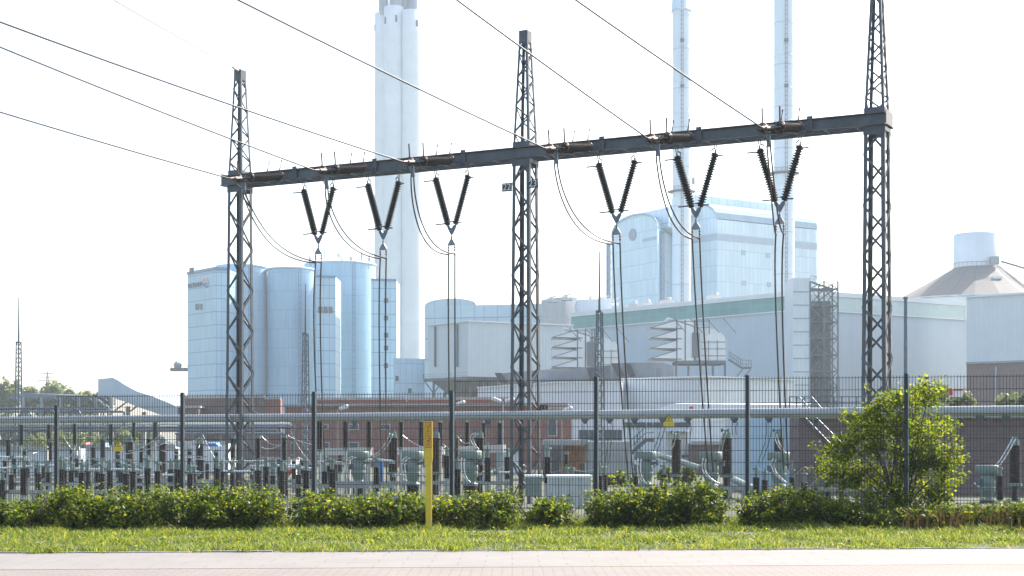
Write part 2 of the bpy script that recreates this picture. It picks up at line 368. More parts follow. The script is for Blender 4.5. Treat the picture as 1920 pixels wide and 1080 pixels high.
def grass_blades(px, py, h, lean=.5, w_=.0045):
    n = len(px); z = np.array([gz(a, b) for a, b in zip(px, py)]) - .01
    ang = rng.uniform(0, 2 * np.pi, n); t_ = rng.uniform(0, 2 * np.pi, n); l = h * lean * rng.uniform(.2, 1.3, n)
    base = np.stack([px, py, z], 1); sd_ = np.stack([np.cos(ang), np.sin(ang), np.zeros(n)], 1) * w_
    dx = np.stack([np.cos(t_) * l, np.sin(t_) * l, h], 1); mid = base + dx * np.array([.35, .35, .62])
    return np.stack([base - sd_, base + sd_, mid + sd_ * .9, mid - sd_ * .9], 1), np.stack([mid - sd_ * .9, mid + sd_ * .9, base + dx + sd_ * .1, base + dx - sd_ * .1], 1)
N_ = 150000
gx = rng.uniform(-8.6, 9.2, N_); gy = 20.15 + rng.uniform(0, 1, N_) ** .92 * 6.6
tu = (np.sin(gx * 3.1 + np.sin(gy * 2.3) * 2) + np.sin(gx * 1.13 - gy * 3.7) + np.sin(gx * 7.7 + gy * 5.1) * .6)
bare = np.exp(-(((gx - 1.95) / .75) ** 2 + ((gy - 23.9) / .45) ** 2)) + np.exp(-(((gx - 3.3) / .5) ** 2 + ((gy - 23.5) / .35) ** 2)) + .8 * np.exp(-(((gx + .2) / .5) ** 2 + ((gy - 24.3) / .3) ** 2))
edge = gy - (20.32 + .0675 * gx)
keep = (rng.uniform(0, 1, N_) > .22 - .12 * tu + bare * 1.15) & (edge > -.10 + .05 * np.sin(gx * 5) + .05 * np.sin(gx * 17) * (rng.uniform(0, 1, N_)))
gx, gy, tu, edge = gx[keep], gy[keep], tu[keep], edge[keep]
hh = (.030 + .030 * np.clip(tu, -.6, 2) + rng.exponential(.020, len(gx))).clip(.012, .22) * np.where(edge < .25, .75, 1) * (1 + (gy > 25.0) * .9)
q1, q2 = grass_blades(gx, gy, hh, 1.1)
tx_ = rng.uniform(-8.5, 9, 190); ty_ = 20.32 + .0675 * tx_ + np.where(rng.uniform(0, 1, 190) < .5, rng.uniform(-.07, .10, 190), rng.uniform(0, 4.6, 190)); ta_ = np.repeat(np.stack([tx_, ty_], 1), 46, 0) + rng.normal(size=(190 * 46, 2)) * np.repeat(rng.uniform(.03, .11, 190), 46)[:, None]
q3, q4 = grass_blades(ta_[:, 0], ta_[:, 1], np.repeat(rng.uniform(.05, .15, 190), 46) * rng.uniform(.5, 1.1, 190 * 46), 1.0)
q1 = np.concatenate([q1, q3]); q2 = np.concatenate([q2, q4])
gr = quads('grass', np.concatenate([q1, q2], 0).reshape(-1, 4, 3), M['grass'])
# interleave so that each blade is one island is not needed: tone varies along a blade a little
tag(gr, 'sunlit short verge grass between the pavement kerb and the brambles', 'grass', kind='stuff')
# broad-leaved weeds in the verge
wx = rng.uniform(-8.4, 9, 260); wy = rng.uniform(20.6, 25.2, 260); wp = np.repeat(np.stack([wx, wy, np.array([gz(a, b) for a, b in zip(wx, wy)]) + .03], 1), 14, 0)
wp += rng.normal(size=wp.shape) * np.array([.07, .07, .018]); wd = quads('verge_weeds', leaf_quads(wp, .055, .8), M['leaf'])
tag(wd, 'low broad-leaved weeds scattered through the verge grass', 'weeds', kind='stuff')

# ------------------------------------------------------------------ brambles along the fence
fence_n = lambda n: Vector((-8.54 + 2.494 * n, 30.0 - .652 * n))
HB = [(-20, 938, 80), (56, 946, 52), (138, 914, 66), (226, 924, 58), (312, 920, 70), (404, 912, 66), (490, 916, 58), (600, 926, 52), (668, 934, 58),
      (745, 924, 54), (835, 934, 56), (922, 922, 60), (1030, 938, 54), (1140, 928, 46), (1218, 908, 72), (1300, 904, 66), (1422, 930, 44),
      (1496, 916, 66), (1576, 940, 52), (1660, 956, 60), (1745, 952, 56), (1830, 950, 62), (1915, 948, 60)]
LB = ['low bramble bush at the left edge of the picture', 'bramble bush with reddish top leaves left of the first fence post', 'bramble bush with tall sprigs beside the first fence post',
      'bramble bush under the left warning sign', 'bramble bush right of the left warning sign', 'bramble bush before the foot of the leftmost lattice tower',
      'bramble bush with pointed shoots right of the leftmost lattice tower', 'bramble bush below the fence post under the left cables', 'bramble bush left of the green transformer heads',
      'bramble bush just left of the yellow marker post', 'bramble bush just right of the yellow marker post', 'bramble bush with tall yellow sprig left of the middle tower',
      'small bramble bush before the container', 'bramble mound left of the right warning sign', 'tall dark bramble mound under the right warning sign',
      'tall bramble mound right of the right warning sign', 'bramble bush dipping before the sixth post', 'wide bramble bush left of the young tree', 'bramble bush at the left foot of the young tree',
      'dark bramble bush below the young tree', 'bramble bush at the right foot of the young tree', 'browning bramble bush in the right corner', 'dry brown bramble bush at the right edge of the picture']
for i, (px, ytop, hw) in enumerate(HB):
    fy = 30.0 - .652 * (((px - CX) / F * 27 + 8.54) / 2.494)
    Y = min(25.35, fy - .8); X = (px - CX) / F * Y; z0 = gz(X, Y); ht = EYE + (HY - ytop) / F * Y - z0; rw = hw / F * Y
    th = Thing('bramble_bush', (X, Y, z0), LB[i], 'bush', 'bramble bushes along the fence')
    n = int(170 * (hw / 66) ** 1)
    L_ = [clumps((X, Y, z0 + ht * .40), (rw * (.78 if i in (6, 12, 16) else random.uniform(.88, 1.04)), .66, ht * random.uniform(.54, .64)), int(n * 1.15), 24, .05, .064, .36, z0)]
    for k in range(16):                              # sprigs standing out of the top
        a = X + random.uniform(-1, 1) * rw; zt = z0 + ht * random.uniform(.8, 1.22); y_ = Y + random.uniform(-.4, .4)
        L_.append(leaf_quads(np.array([[a + random.gauss(0, .035), y_ + random.gauss(0, .03), lerp(z0 + ht * .5, zt, random.random())] for _ in range(26)]), .045))
    th2 = quads('foliage', np.concatenate(L_, 0), M['leaf'], th.o, (X, Y, z0))
    st = MB()
    for k in range(14):
        a = X + random.uniform(-.8, .8) * rw; y_ = Y + random.uniform(-.45, .3); b_ = a + random.uniform(-.3, .3)
        st.tube([(a, y_, z0 - .03), (lerp(a, b_, .5), y_ - .05, z0 + ht * .5), (b_, y_ - .1, z0 + ht * random.uniform(.6, .95))], .006, 4)
    th.part('stems', st, M['bark'])
    if i >= 20:
        q1, q2 = grass_blades(X + rng.normal(0, rw * .7, 700), Y - .1 + rng.normal(0, .3, 700), rng.uniform(.2, ht * 1.15, 700), .35, .004)
        quads('dry_stalks', np.concatenate([q1, q2]), M['drygrass'], th.o, (X, Y, z0))

# young tree growing against the fence
TX, TY = (1690 - CX) / F * 26.35, 26.35
tt = Thing('young_tree', (TX, TY, gz(TX, TY)), 'bushy young tree with yellow-green leaves growing against the fence', 'tree')
st = MB(); crown = []
def limb(p, q, r0, r1):
    mid = (Vector(p) + Vector(q)) / 2 + Vector((random.gauss(0, .05), random.gauss(0, .04), .05)); pts = [p, mid, q]
    st.cyl(p, mid, r0, (r0 + r1) / 2, 6, False); st.cyl(mid, q, (r0 + r1) / 2, r1, 6)
tips = [(1690, 745), (1655, 755), (1715, 738), (1670, 800), (1612, 780), (1590, 830), (1640, 840), (1700, 850), (1735, 810), (1765, 800), (1560, 850), (1545, 880), (1600, 890), (1650, 900), (1720, 880),
        (1752, 870), (1785, 900), (1700, 930), (1580, 910), (1640, 950), (1760, 935), (1625, 800), (1745, 725), (1690, 790), (1730, 845), (1790, 860), (1770, 965), (1690, 960)]
for k, (tx, ty) in enumerate(tips):
    dy = random.uniform(-.55, .6); e = P(tx, ty, TY + dy); b0 = Vector((TX + random.uniform(-.22, .22), TY + random.uniform(-.1, .1), gz(TX, TY) - .03))
    m1 = Vector((lerp(b0.x, e.x, .35), lerp(b0.y, e.y, .35), lerp(b0.z, e.z, .5)))
    limb(b0, m1, .02, .013); limb(m1, e, .012, .004)
    rx = .30 if k < 3 or tx > 1740 or tx < 1570 else .42
    e = e + (Vector((TX, TY, 1.2)) - e) * .10; crown.append(clumps(e, (rx * .85, .34, .25), 38, 18, .05, .056, .4, gz(TX, TY)))
    for s_ in range(3):                              # hanging / rising shoots
        d = Vector((random.gauss(0, .32), random.gauss(0, .2), random.uniform(-.05, .34)))
        crown.append(leaf_quads(np.array([tuple(e + d * random.uniform(.3, 1.15) + Vector((random.gauss(0, .03), random.gauss(0, .03), random.gauss(0, .03)))) for _ in range(30)]), .058))
tt.part('trunk', st, M['bark'])
quads('crown', np.concatenate(crown, 0), M['leaf_tree'], tt.o, tt.loc)

# ------------------------------------------------------------------ fence
ftop = {-1: 2.02, 0: 2.02, 1: 2.24, 2: 2.24, 3: 2.24, 4: 2.46, 5: 2.46, 6: 2.46, 7: 2.46, 8: 2.46}
ft = Thing('mesh_fence', (*fence_n(-1), -.1), 'dark double-bar mesh fence stepped in height, behind the brambles', 'fence')
udir = Vector((2.494, -.652, 0)).normalized(); ndir = Vector((-udir.y, udir.x, 0)) * -1
for n in range(-1, 9):
    p = fence_n(n); zt = ftop[n] + .03
    mb = MB().obar((p.x, p.y, -.3), (p.x, p.y, zt), udir, .06, ndir, .045)
    po = ft.part('post', mb, M['fence'])
    # fixing rail with bolts on the sunny side
    r_ = MB().obar((p.x, p.y, .0) + Vector((0, 0, 0)) + udir * .036 + ndir * -.01 if False else Vector((p.x, p.y, 0)) + udir * .037, Vector((p.x, p.y, zt - .02)) + udir * .037, udir, .012, ndir, .05)
    ft.part('clamp_rail', r_, M['galv'], None)
    if n < 8:
        q = fence_n(n + 1); mb = MB(); z1 = ftop[n + 1] if n >= 0 else 2.02; z0 = z1 - 2.44
        if n >= 0: z1 = ftop[n + 1] if ftop[n + 1] > ftop[n] else ftop[n]
        z0 = z1 - 2.44; Lp = (q - p).length; k = int(Lp / .05)
        for j in range(1, k):
            c = p.lerp(q, j / k); mb.obar((c.x, c.y, z0), (c.x, c.y, z1), udir, .0072, ndir, .0072)
        for j in range(13):
            z = z1 - .03 - j * .2
            for s_ in (-1, 1):
                o_ = ndir * .0075 * s_; mb.obar(Vector((p.x, p.y, z)) + o_, Vector((q.x, q.y, z)) + o_, (0, 0, 1), .0085, ndir, .008)
        ft.part('mesh_panel', mb, M['fence'])

# warning signs hung on the fence
def warn(px, py, label):
    # plane of the fence at that pixel
    c = onwall(fence_n(0), fence_n(6), px, py); o = -ndir if ndir.y > 0 else ndir
    c = c + o * .02; th = Thing('warning_sign', c, label, 'sign', 'yellow high-voltage signs on the fence')
    def tri(s, off, dz=0): return [c + o * off + udir * x * s + Vector((0, 0, z * s + dz)) for x, z in ((-.5, 0), (.5, 0), (0, .87))]
    def slab3(pts, thick):
        m = MB(); b_ = [p - o * thick for p in pts]; m.face(pts); m.face(b_[::-1])
        for i in range(len(pts)): j = (i + 1) % len(pts); m.face([pts[i], b_[i], b_[j], pts[j]])
        return m
    th.part('triangle_plate', slab3(tri(.17 / .87 * .87, .004, -.005), .004), M['signyel'])
    m = MB(); s = .155; A = tri(s, .0055, .008); B = tri(s * .80, .0055, .008 + s * .058)
    for i in range(3): j = (i + 1) % 3; m.face([A[i], A[j], B[j], B[i]])
    th.part('triangle_border', m, M['black'])
    bo = [(.006, .108), (-.016, .062), (-.001, .066), (-.006, .042), (-.013, .044), (.002, .022), (.010, .046), (.003, .044), (.018, .078), (.002, .074), (.014, .108)]
    th.part('lightning_symbol', slab3([c + o * .0065 + udir * x + Vector((0, 0, z)) for x, z in bo[::-1]], .001), M['black'])
    th.part('text_plate', slab3([c + o * .004 + udir * x + Vector((0, 0, z)) for x, z in ((-.095, -.075), (.095, -.075), (.095, -.008), (-.095, -.008))], .004), M['signyel'])
    m = MB()
    for zz, xx in ((-.03, .07), (-.05, .06)):
        x = -xx
        while x < xx:
            wd_ = random.uniform(.004, .009); m.face([c + o * .0055 + udir * (x + a) + Vector((0, 0, zz + b)) for a, b in ((0, 0), (wd_, 0), (wd_, .007), (0, .007))]); x += wd_ + .004
    th.part('small_print', m, M['orange'])
warn(222.5, 838, 'yellow high-voltage triangle sign on the left part of the fence')
warn(1254.5, 791, 'yellow high-voltage triangle sign on the fence right of the middle tower')

# yellow marker post
Y = 24.55; p0 = P(803, 985, Y); ym = Thing('marker_post', (p0.x, Y, gz(p0.x, Y)), 'yellow plastic marker post with two amber plates standing in the brambles', 'marker post')
m = MB(); X = p0.x; zb = gz(X, Y) - .05; zt = P(803, 790, Y).z
prof = [(zb, .044, -.004), (.5, .050, -.002), (1.05, .052, 0), (1.10, .062, .0), (1.13, .066, 0), (zt, .066, 0)]
m.grid([[(X + dx - .012 * (1 - z / zt) * -1 + a * h, Y + b * .04, z) for a, b in ((-1, -.7), (-.75, -1), (.75, -1), (1, -.7), (1, .7), (.75, 1), (-.75, 1), (-1, .7))] for z, h, dx in prof], smooth=False)
m.face([(X + a * .066, Y + b * .04, zt) for a, b in ((-1, -.7), (-.75, -1), (.75, -1), (1, -.7), (1, .7), (.75, 1), (-.75, 1), (-1, .7))])
ym.part('post', m, M['yellow'])
for k in range(2):
    zc = zt - .105 - k * .205
    pl = ym.part('plate', MB().box((X, Y - .043, zc), (.122, .006, .19)), M['orange'])
    mk = MB(); f_ = Y - .0475
    def dot(x, z, a, b): mk.box((X + x, f_, zc + z), (a, .002, b))
    dot(0, .015, .045, .006); dot(0, -.002, .006, .034)                                    # the T of the plate
    for x, z in ((-.04, .045), (.018, .05), (.034, .05), (.018, .036), (.034, .036)): dot(x, z, .011, .009)
    for x in (-.012, -.002, .012): dot(x, -.045, .007, .016)
    dot(0, -.088, .10, .005); dot(0, .088, .10, .005)
    ym.part('marking', mk, M['black'], pl)

# ------------------------------------------------------------------ gantry: three lattice towers and the beam
T = [Vector((-13.43, 79.0)), Vector((.595, 71.4)), Vector((14.6, 64.0))]
bd = (T[2] - T[0]).normalized(); U = Vector((bd.x, bd.y, 0)); W = Vector((-bd.y, bd.x, 0))       # along the beam; away from the camera
if W.y < 0: W = -W
ZB, ZT, GZ = 13.84, 14.32, -1.5
def zig(mb, a0, a1, b0, b1, n, phase, wd, nrm, t=.012):
    for i in range(n):
        p = (a0.lerp(a1, i / n), b0.lerp(b1, i / n)); q = (a0.lerp(a1, (i + 1) / n), b0.lerp(b1, (i + 1) / n))
        s_, e_ = (p[0], q[1]) if (i + phase) % 2 == 0 else (p[1], q[0])
        d = (e_ - s_).normalized(); e1 = d.cross(nrm).normalized()
        mb.obar(s_, e_, e1, wd, nrm, t); mb.obar(s_ + e1 * wd / 2, e_ + e1 * wd / 2, nrm, wd * .6, e1, t)
def angle(mb, a, b, s1, s2, wd=.13, t=.014):
    mb.obar(a - U * s1 * 0, b, U, t, W, t)
    mb.obar(a - U * s1 * wd / 2, b - U * s1 * wd / 2, U, wd, W, t); mb.obar(a - W * s2 * wd / 2, b - W * s2 * wd / 2, W, wd, U, t)
TL = ['leftmost dark steel lattice tower carrying the left end of the cable beam', 'middle dark steel lattice tower with the number plates 22 and 23', 'rightmost dark steel lattice tower rising behind the young tree']
def text_mesh(txt, size, m, name, parent, origin, xdir, zdir, thick=.004, align_='CENTER'):
    cu = bpy.data.curves.new(name, 'FONT'); cu.body = txt; cu.size = size; cu.extrude = thick; cu.align_x = align_; cu.align_y = 'CENTER'
    to = bpy.data.objects.new('tmp', cu); col.objects.link(to); dg = bpy.context.evaluated_depsgraph_get(); dg.update()
    me = bpy.data.meshes.new_from_object(to.evaluated_get(dg)); bpy.data.objects.remove(to)
    o = bpy.data.objects.new(name, me); me.name = name; col.objects.link(o); me.materials.clear(); me.materials.append(m)
    x, z = Vector(xdir).normalized(), Vector(zdir).normalized(); y = z.cross(x)
    M4 = Matrix(((x.x, z.x, y.x, origin[0]), (x.y, z.y, y.y, origin[1]), (x.z, z.z, y.z, origin[2]), (0, 0, 0, 1)))
    me.transform(M4)
    o.parent = parent; return o
for ti, c in enumerate(T):
    th = Thing('lattice_tower', (c.x, c.y, GZ), TL[ti], 'lattice tower', 'lattice towers of the cable gantry')
    C = lambda s1, s2, h, z: Vector((c.x, c.y, z)) + U * s1 * h + W * s2 * h
    hb, ht_ = .52, .41
    for s1 in (-1, 1):
        for s2 in (-1, 1):
            mb = MB(); angle(mb, C(s1, s2, hb, GZ - .2), C(s1, s2, ht_, ZB - .1), s1, s2, .15); th.part('leg', mb, M['steel'])
            mb = MB(); angle(mb, C(s1, s2, .40, ZT), C(s1, s2, .20, ZT + 5.0), s1, s2, .10); th.part('peak_leg', mb, M['steel'])
    for fi, (a, b, nr) in enumerate((((-1, -1), (1, -1), W), ((1, -1), (1, 1), U), ((1, 1), (-1, 1), W), ((-1, 1), (-1, -1), U))):
        mb = MB(); zig(mb, C(*a, hb, GZ), C(*a, ht_, ZB - .1), C(*b, hb, GZ), C(*b, ht_, ZB - .1), 15, fi % 2, .085, nr)
        th.part('lacing', mb, M['steel'])
        mb = MB(); zig(mb, C(*a, .40, ZT + .1), C(*a, .20, ZT + 4.9), C(*b, .40, ZT + .1), C(*b, .20, ZT + 4.9), 8, (fi + 1) % 2, .06, nr)
        th.part('peak_lacing', mb, M['steel'])
    # plates where the beam sits, cap on the peak, gusset bolts
    for s_ in (-1, 1):
        mb = MB(); mb.obar(C(-1, s_, .44, ZB - .19), C(1, s_, .44, ZB - .19), (0, 0, 1), .30, W, .02); mb.obar(C(s_, -1, .44, ZB - .12), C(s_, 1, .44, ZB - .12), (0, 0, 1), .16, U, .02)
        mb.obar(C(-1, s_, .41, ZT + .14), C(1, s_, .41, ZT + .14), (0, 0, 1), .26, W, .02); mb.obar(C(s_, -1, .41, ZT + .16), C(s_, 1, .41, ZT + .16), (0, 0, 1), .12, U, .02)
        th.part('gusset_plates', mb, M['steel'])
    mb = MB(); k = Vector((c.x, c.y, 0))
    for s_ in (-1, 1):
        mb.obar(C(-1, s_, .21, ZT + 4.98), C(1, s_, .21, ZT + 4.98), (0, 0, 1), .55, W, .015); mb.obar(C(s_, -1, .21, ZT + 4.98), C(s_, 1, .21, ZT + 4.98), (0, 0, 1), .5, U, .015)
    th.part('peak_cap', mb, M['steel'])
    if ti == 1:
        for txt, s_, zz in (('22', -1, 352), ('23', 1, 349)):
            q = Vector((c.x, c.y, P(985, zz, 71.4).z)) + W * -.50 + U * s_ * .66
            if s_ > 0: q = Vector((c.x, c.y, P(985, zz, 71.4).z)) + W * -.46 + U * .62
            pl = th.part('number_plate', MB().obar(q - U * .25, q + U * .25, (0, 0, 1), .38, W, .015), M['black'])
            text_mesh(txt, .42, M['white'], 'digits', pl, q - W * .012 - Vector(th.loc), U, (0, 0, 1))
        q = Vector((c.x, c.y, P(985, 765, 71.4).z)) + W * .5 + U * .68
        pl = th.part('number_plate', MB().obar(q - U * .20, q + U * .20, (0, 0, 1), .30, W, .015), M['black'], label='number plate low on the tower, seen from its back with mirrored digits')
        text_mesh('23', .3, M['steel_light'], 'digits', pl, q - W * .012 - Vector(th.loc), -U, (0, 0, 1))
# beam
b0 = Vector((T[0].x, T[0].y, 0)) - U * .75; b1 = Vector((T[2].x, T[2].y, 0)) + U * .5; Lb = (b1 - b0).length
bt = Thing('gantry_beam', (T[1].x, T[1].y, ZB), 'long dark steel beam resting on the three lattice towers', 'steel beam')
for s_, nm in ((-1, 'near_channel'), (1, 'far_channel')):
    o_ = W * s_ * .50; mb = MB(); z_ = lambda z: Vector((0, 0, z)); a, b = b0 + o_, b1 + o_
    mb.obar(a + z_((ZB + ZT) / 2), b + z_((ZB + ZT) / 2), W, .018, (0, 0, 1), ZT - ZB - .02)
    for z in (ZB + .02, ZT - .01): mb.obar(a + z_(z) - W * s_ * -.09, b + z_(z) - W * s_ * -.09, W, .18, (0, 0, 1), .03)
    bt.part(nm, mb, M['steel'])
mb = MB(); nn = 26
for i in range(nn):
    p = b0.lerp(b1, i / nn) + Vector((0, 0, ZB + .01)); q = b0.lerp(b1, (i + 1) / nn) + Vector((0, 0, ZB + .01)); s_ = 1 if i % 2 else -1
    mb.obar(p - W * .5 * s_, q + W * .5 * s_, U, .09, (0, 0, 1), .02); mb.obar(p - W * .5, p + W * .5, U, .09, (0, 0, 1), .03)
bt.part('bottom_lacing', mb, M['steel'])
mb = MB()
for s_ in (-1, 1):
    e_ = b0 if s_ < 0 else b1; mb.obar(e_ - W * .52 + Vector((0, 0, ZB + .32)), e_ + W * .52 + Vector((0, 0, ZB + .32)), U, .02, (0, 0, 1), .56)
bt.part('end_plates', mb, M['steel'])
def on_beam(px, off=0.0, z=ZB):                       # point on the beam line (shifted by off along W) seen in column px
    a = b0 + W * off; b = b1 + W * off; q = onwall(a, b, px); return Vector((q.x, q.y, z))
mb = MB()
for px in (552, 702, 868, 1128, 1310, 1518):
    q = on_beam(px, -.605, (ZB + ZT) / 2); mb.obar(q - Vector((0, 0, .36)), q + Vector((0, 0, .36)), U, .24, W, .03)
    mb.obar(q - Vector((0, 0, .36)) - W * -.05, q + Vector((0, 0, .36)) - W * -.05, U, .02, W, .16)
bt.part('stiffener_plates', mb, M['steel'])

# insulator rods (shared meshes)
_ins = {}
def ins_mesh(L, core, shed, n, seg=14, m=None, key=''):
    k = (L, core, shed, n, key)
    if k not in _ins:
        pr = [(1e-4, 0), (core * 1.25, 0), (core * 1.25, L * .03)]; p = L * .94 / n
        for i in range(n):
            z = L * .03 + i * p
            pr += [(core, z + p * .08), (shed, z + p * .42), (shed, z + p * .52), (core, z + p * .92)]
        pr += [(core * 1.25, L * .97), (core * 1.25, L), (1e-4, L)]
        me_o = MB().lathe(pr, seg).build('insulator', m); _ins[k] = me_o.data; bpy.data.objects.remove(me_o)
    return _ins[k]
def ins(name, parent, me, a=None, b=None):
    o = bpy.data.objects.new(name, me); col.objects.link(o); o.parent = parent
    if a is not None: align(o, a, b)
    return o
ROD = ins_mesh(2.3, .095, .185, 20, 14, M['porcd'], 'v'); ROD2 = ins_mesh(2.35, .130, .190, 26, 14, M['porc'], 's')

# V-strings under the beam
def vstring(label):
    th = Thing('v_string_insulator', (0, 0, 0), label, 'insulator', 'V-shaped insulator pairs hanging from the beam'); r = th.o
    for s_ in (-1, 1):
        top = Vector((s_ * .87, 0, -.42)); bot = Vector((s_ * .19, 0, -2.62))
        ins('insulator_rod', r, ROD, top, bot)
        mb = MB(); e = Vector((s_ * .87, 0, 0))                                        # long shackle
        mb.tube([e + Vector(q) for q in ((-.045, 0, .0), (-.045, 0, -.2), (0, 0, -.28), (.045, 0, -.2), (.045, 0, .0))], .022, 5); mb.cyl(e + Vector((0, 0, -.27)), top, .03, .05, 8)
        mb.box(e + Vector((0, 0, .0)), (.30, .16, .04)); th.part('shackle', mb, M['galvdark'])
        d = (bot - top).normalized(); side = Vector((-d.z, 0, d.x)) * s_
        for base, sg, nm in ((top + d * .12, -1, 'top_arcing_horn'), (bot - d * .06, 1, 'bottom_arcing_horn')):
            mb = MB(); mb.tube([base, base + Vector((s_ * .16, -.1, -.01)), base + Vector((s_ * .48, -.30, -.05))], .034, 5)
            mb.tube([base, base + Vector((-s_ * .12, 0, .1)), base + Vector((-s_ * .13, 0, .26)), base + Vector((-s_ * .02, 0, .33))] if sg < 0 else [base, base + Vector((-s_ * .1, -.1, .08)), base + Vector((-s_ * .14, -.2, .06))], .032, 5)
            th.part(nm, mb, M['galvdark'])
    def plate(pts, y, t, m, nm):
        mb = MB(); a = [(x, y - t, z) for x, z in pts]; b = [(x, y + t, z) for x, z in pts]; mb.face(a); mb.face(b[::-1])
        for i in range(len(a)): j = (i + 1) % len(a); mb.face([a[i], b[i], b[j], a[j]])
        return th.part(nm, mb, m)
    plate([(-.25, -2.60), (-.10, -2.66), (0, -2.78), (.10, -2.66), (.25, -2.60), (.22, -2.76), (.05, -3.06), (-.05, -3.06), (-.22, -2.76)], 0, .03, M['galvdark'], 'yoke')
    th.part('link', MB().cyl((0, 0, -3.04), (0, 0, -3.30), .03, n=6).sphere((0, 0, -3.2), .05), M['galvdark'])
    plate([(-.045, -3.26), (.045, -3.26), (.20, -3.50), (.20, -3.58), (-.20, -3.58), (-.20, -3.50)], 0, .02, M['steel_light'], 'triangle_plate')
    for s_ in (-1, 1):
        mb = MB().cyl((s_ * .165, 0, -3.56), (s_ * .165, 0, -4.05), .022, n=6)
        for z in (-3.66, -3.78, -3.98): mb.sphere((s_ * .165, 0, z), .05, 8)
        th.part('clamp', mb, M['cableb'])
    r.rotation_euler = (0, 0, math.atan2(U.y, U.x)); return r
VC = [(597, 'V-shaped dark insulator pair hanging first from the left under the beam'), (718.5, 'V-shaped dark insulator pair hanging second from the left, before the concrete chimney'),
      (847, 'V-shaped dark insulator pair hanging just left of the middle tower'), (1156, 'V-shaped dark insulator pair hanging just right of the middle tower'),
      (1305, 'V-shaped dark insulator pair hanging before the left steel stack'), (1462, 'V-shaped dark insulator pair hanging before the right steel stack')]
vs0 = None; VB = []
for px, lb in VC:
    q = on_beam(px, 0, ZB - .03)
    if vs0 is None: vs0 = vstring(lb); vs0.location = q
    else: dup(vs0, q, lb)
    VB.append(q)
# strain strings on the near side of the beam
D = (-W * 1.0 + Vector((0, 0, -.16))).normalized()
def strain(label):
    th = Thing('strain_insulator', (0, 0, 0), label, 'insulator', 'double strain insulators lying in front of the beam'); r = th.o   # local frame: x along beam, -y towards camera
    d = Vector((0, -1, -.16)).normalized()
    for k in (0, -.72):
        a = Vector((k, 0, 0)) + d * .35; b = a + d * 2.35; ins('insulator_rod', r, ROD2, a, b)
        th.part('beam_link', MB().cyl((k, .05, 0), a, .025, .05, 6), M['galvdark'])
        for p_, s_ in ((a, 1), (b, -1)):
            mb = MB(); ring = [p_ - d * s_ * .0 + Vector((math.cos(t) * .22, 0, math.sin(t) * .22)) for t in [i * math.pi / 7 for i in range(-2, 11)]]
            mb.tube(ring, .024, 5); mb.tube([p_ + Vector((0, 0, .1)), p_ + Vector((0, -.02 * s_, .35)), p_ + Vector((.03, .08 * s_, .80))], .036, 5)
            th.part('arcing_horn', mb, M['cableb'])
    e = Vector((-.36, 0, 0)) + d * 2.85
    mb = MB().obar(Vector((-.8, 0, 0)) + d * 2.78, Vector((.08, 0, 0)) + d * 2.78, (0, 1, 0), .16, (0, 0, 1), .03); th.part('yoke', mb, M['galvdark'])
    mb = MB().cyl(e, e + d * .55, .05, .035, 8); mb.bar(e + Vector((-.04, 0, .02)), e + Vector((-.04, 0, .02)) + d * .5, .05, .12); th.part('turnbuckle', mb, M['pinkfr'])
    mb = MB().cyl(e + d * .5, e + d * .95, .075, .05, 8).sphere(e + d * .55, .10, 8); th.part('dead_end_clamp', mb, M['cableb'])
    r.rotation_euler = (0, 0, math.atan2(U.y, U.x)); return r, e + d * .95
SA = [(533, 'brown strain insulator pair at the left end of the beam'), (689, 'brown strain insulator pair second from the left along the beam'), (851, 'brown strain insulator pair third from the left, beside the concrete chimney'),
      (1109, 'brown strain insulator pair just right of the middle tower top'), (1296, 'brown strain insulator pair before the left steel stack'), (1502, 'brown strain insulator pair before the right steel stack')]
ss0 = None; CE = []
Rz = Matrix.Rotation(math.atan2(U.y, U.x), 3, 'Z')
for px, lb in SA:
    q = on_beam(px, -.66, ZT - .33)
    if ss0 is None: ss0, eloc = strain(lb); ss0.location = q
    else: dup(ss0, q, lb)
    CE.append(q + Rz @ eloc)
def cable(name, pts, r, m, label, cat, group=None, n=5):
    o = pts[0]; ob = MB().tube(pts, r, n).build(name, m, None, tuple(o)); return tag(ob, label, cat, group)
# overhead conductors, running over the camera's left shoulder to a pylon behind it
END = [(0, 210, 64.0), (0, 88, 57.5), (0, 41, 52.0), (447, 0, 54.0), (857, 0, 54.5), (1080, 0, 52.5)]
CL = ['lowest overhead cable, running to the left end of the beam', 'overhead cable crossing left to the second strain insulator', 'overhead cable crossing left to the third strain insulator beside the chimney',
      'overhead cable passing before the concrete chimney to the middle tower', 'overhead cable passing before the top of the middle tower', 'overhead cable ending before the right steel stack']
for s_, e_, lb in zip(CE, END, CL):
    q = P(*e_); d = q - s_; L1 = d.length; dh = Vector((d.x, d.y, 0)) / L1; pts = []
    sl = d.z / L1
    for k in range(41):
        s1 = k / 40 * 110; z = sl * s1 + (.0009 * s1 * (s1 - L1))
        pts.append(Vector((s_.x + dh.x * s1, s_.y + dh.y * s1, s_.z + z)))
    cable('overhead_conductor', pts, .034, M['cable'], lb, 'cable', 'overhead conductors')
top = Vector((T[0].x, T[0].y, ZT + 5.2)); q = P(213, 0, 62); pts = [top + (q - top) * (k / 10 * 4.2) + Vector((0, 0, .02 * k * (k - 2.4))) for k in range(11)]
cable('earth_wire', pts, .020, M['cable'], 'thin earth wire running up left from the leftmost tower top', 'cable')
ew = Thing('earth_wire_clamp', pts[0], 'pale clamp hardware holding the earth wire at the leftmost tower top', 'clamp')
dd = (q - top).normalized(); ew.part('clamp_body', MB().cyl(top + dd * .1, top + dd * 1.2, .05, .06, 8), M['pinkfr'])
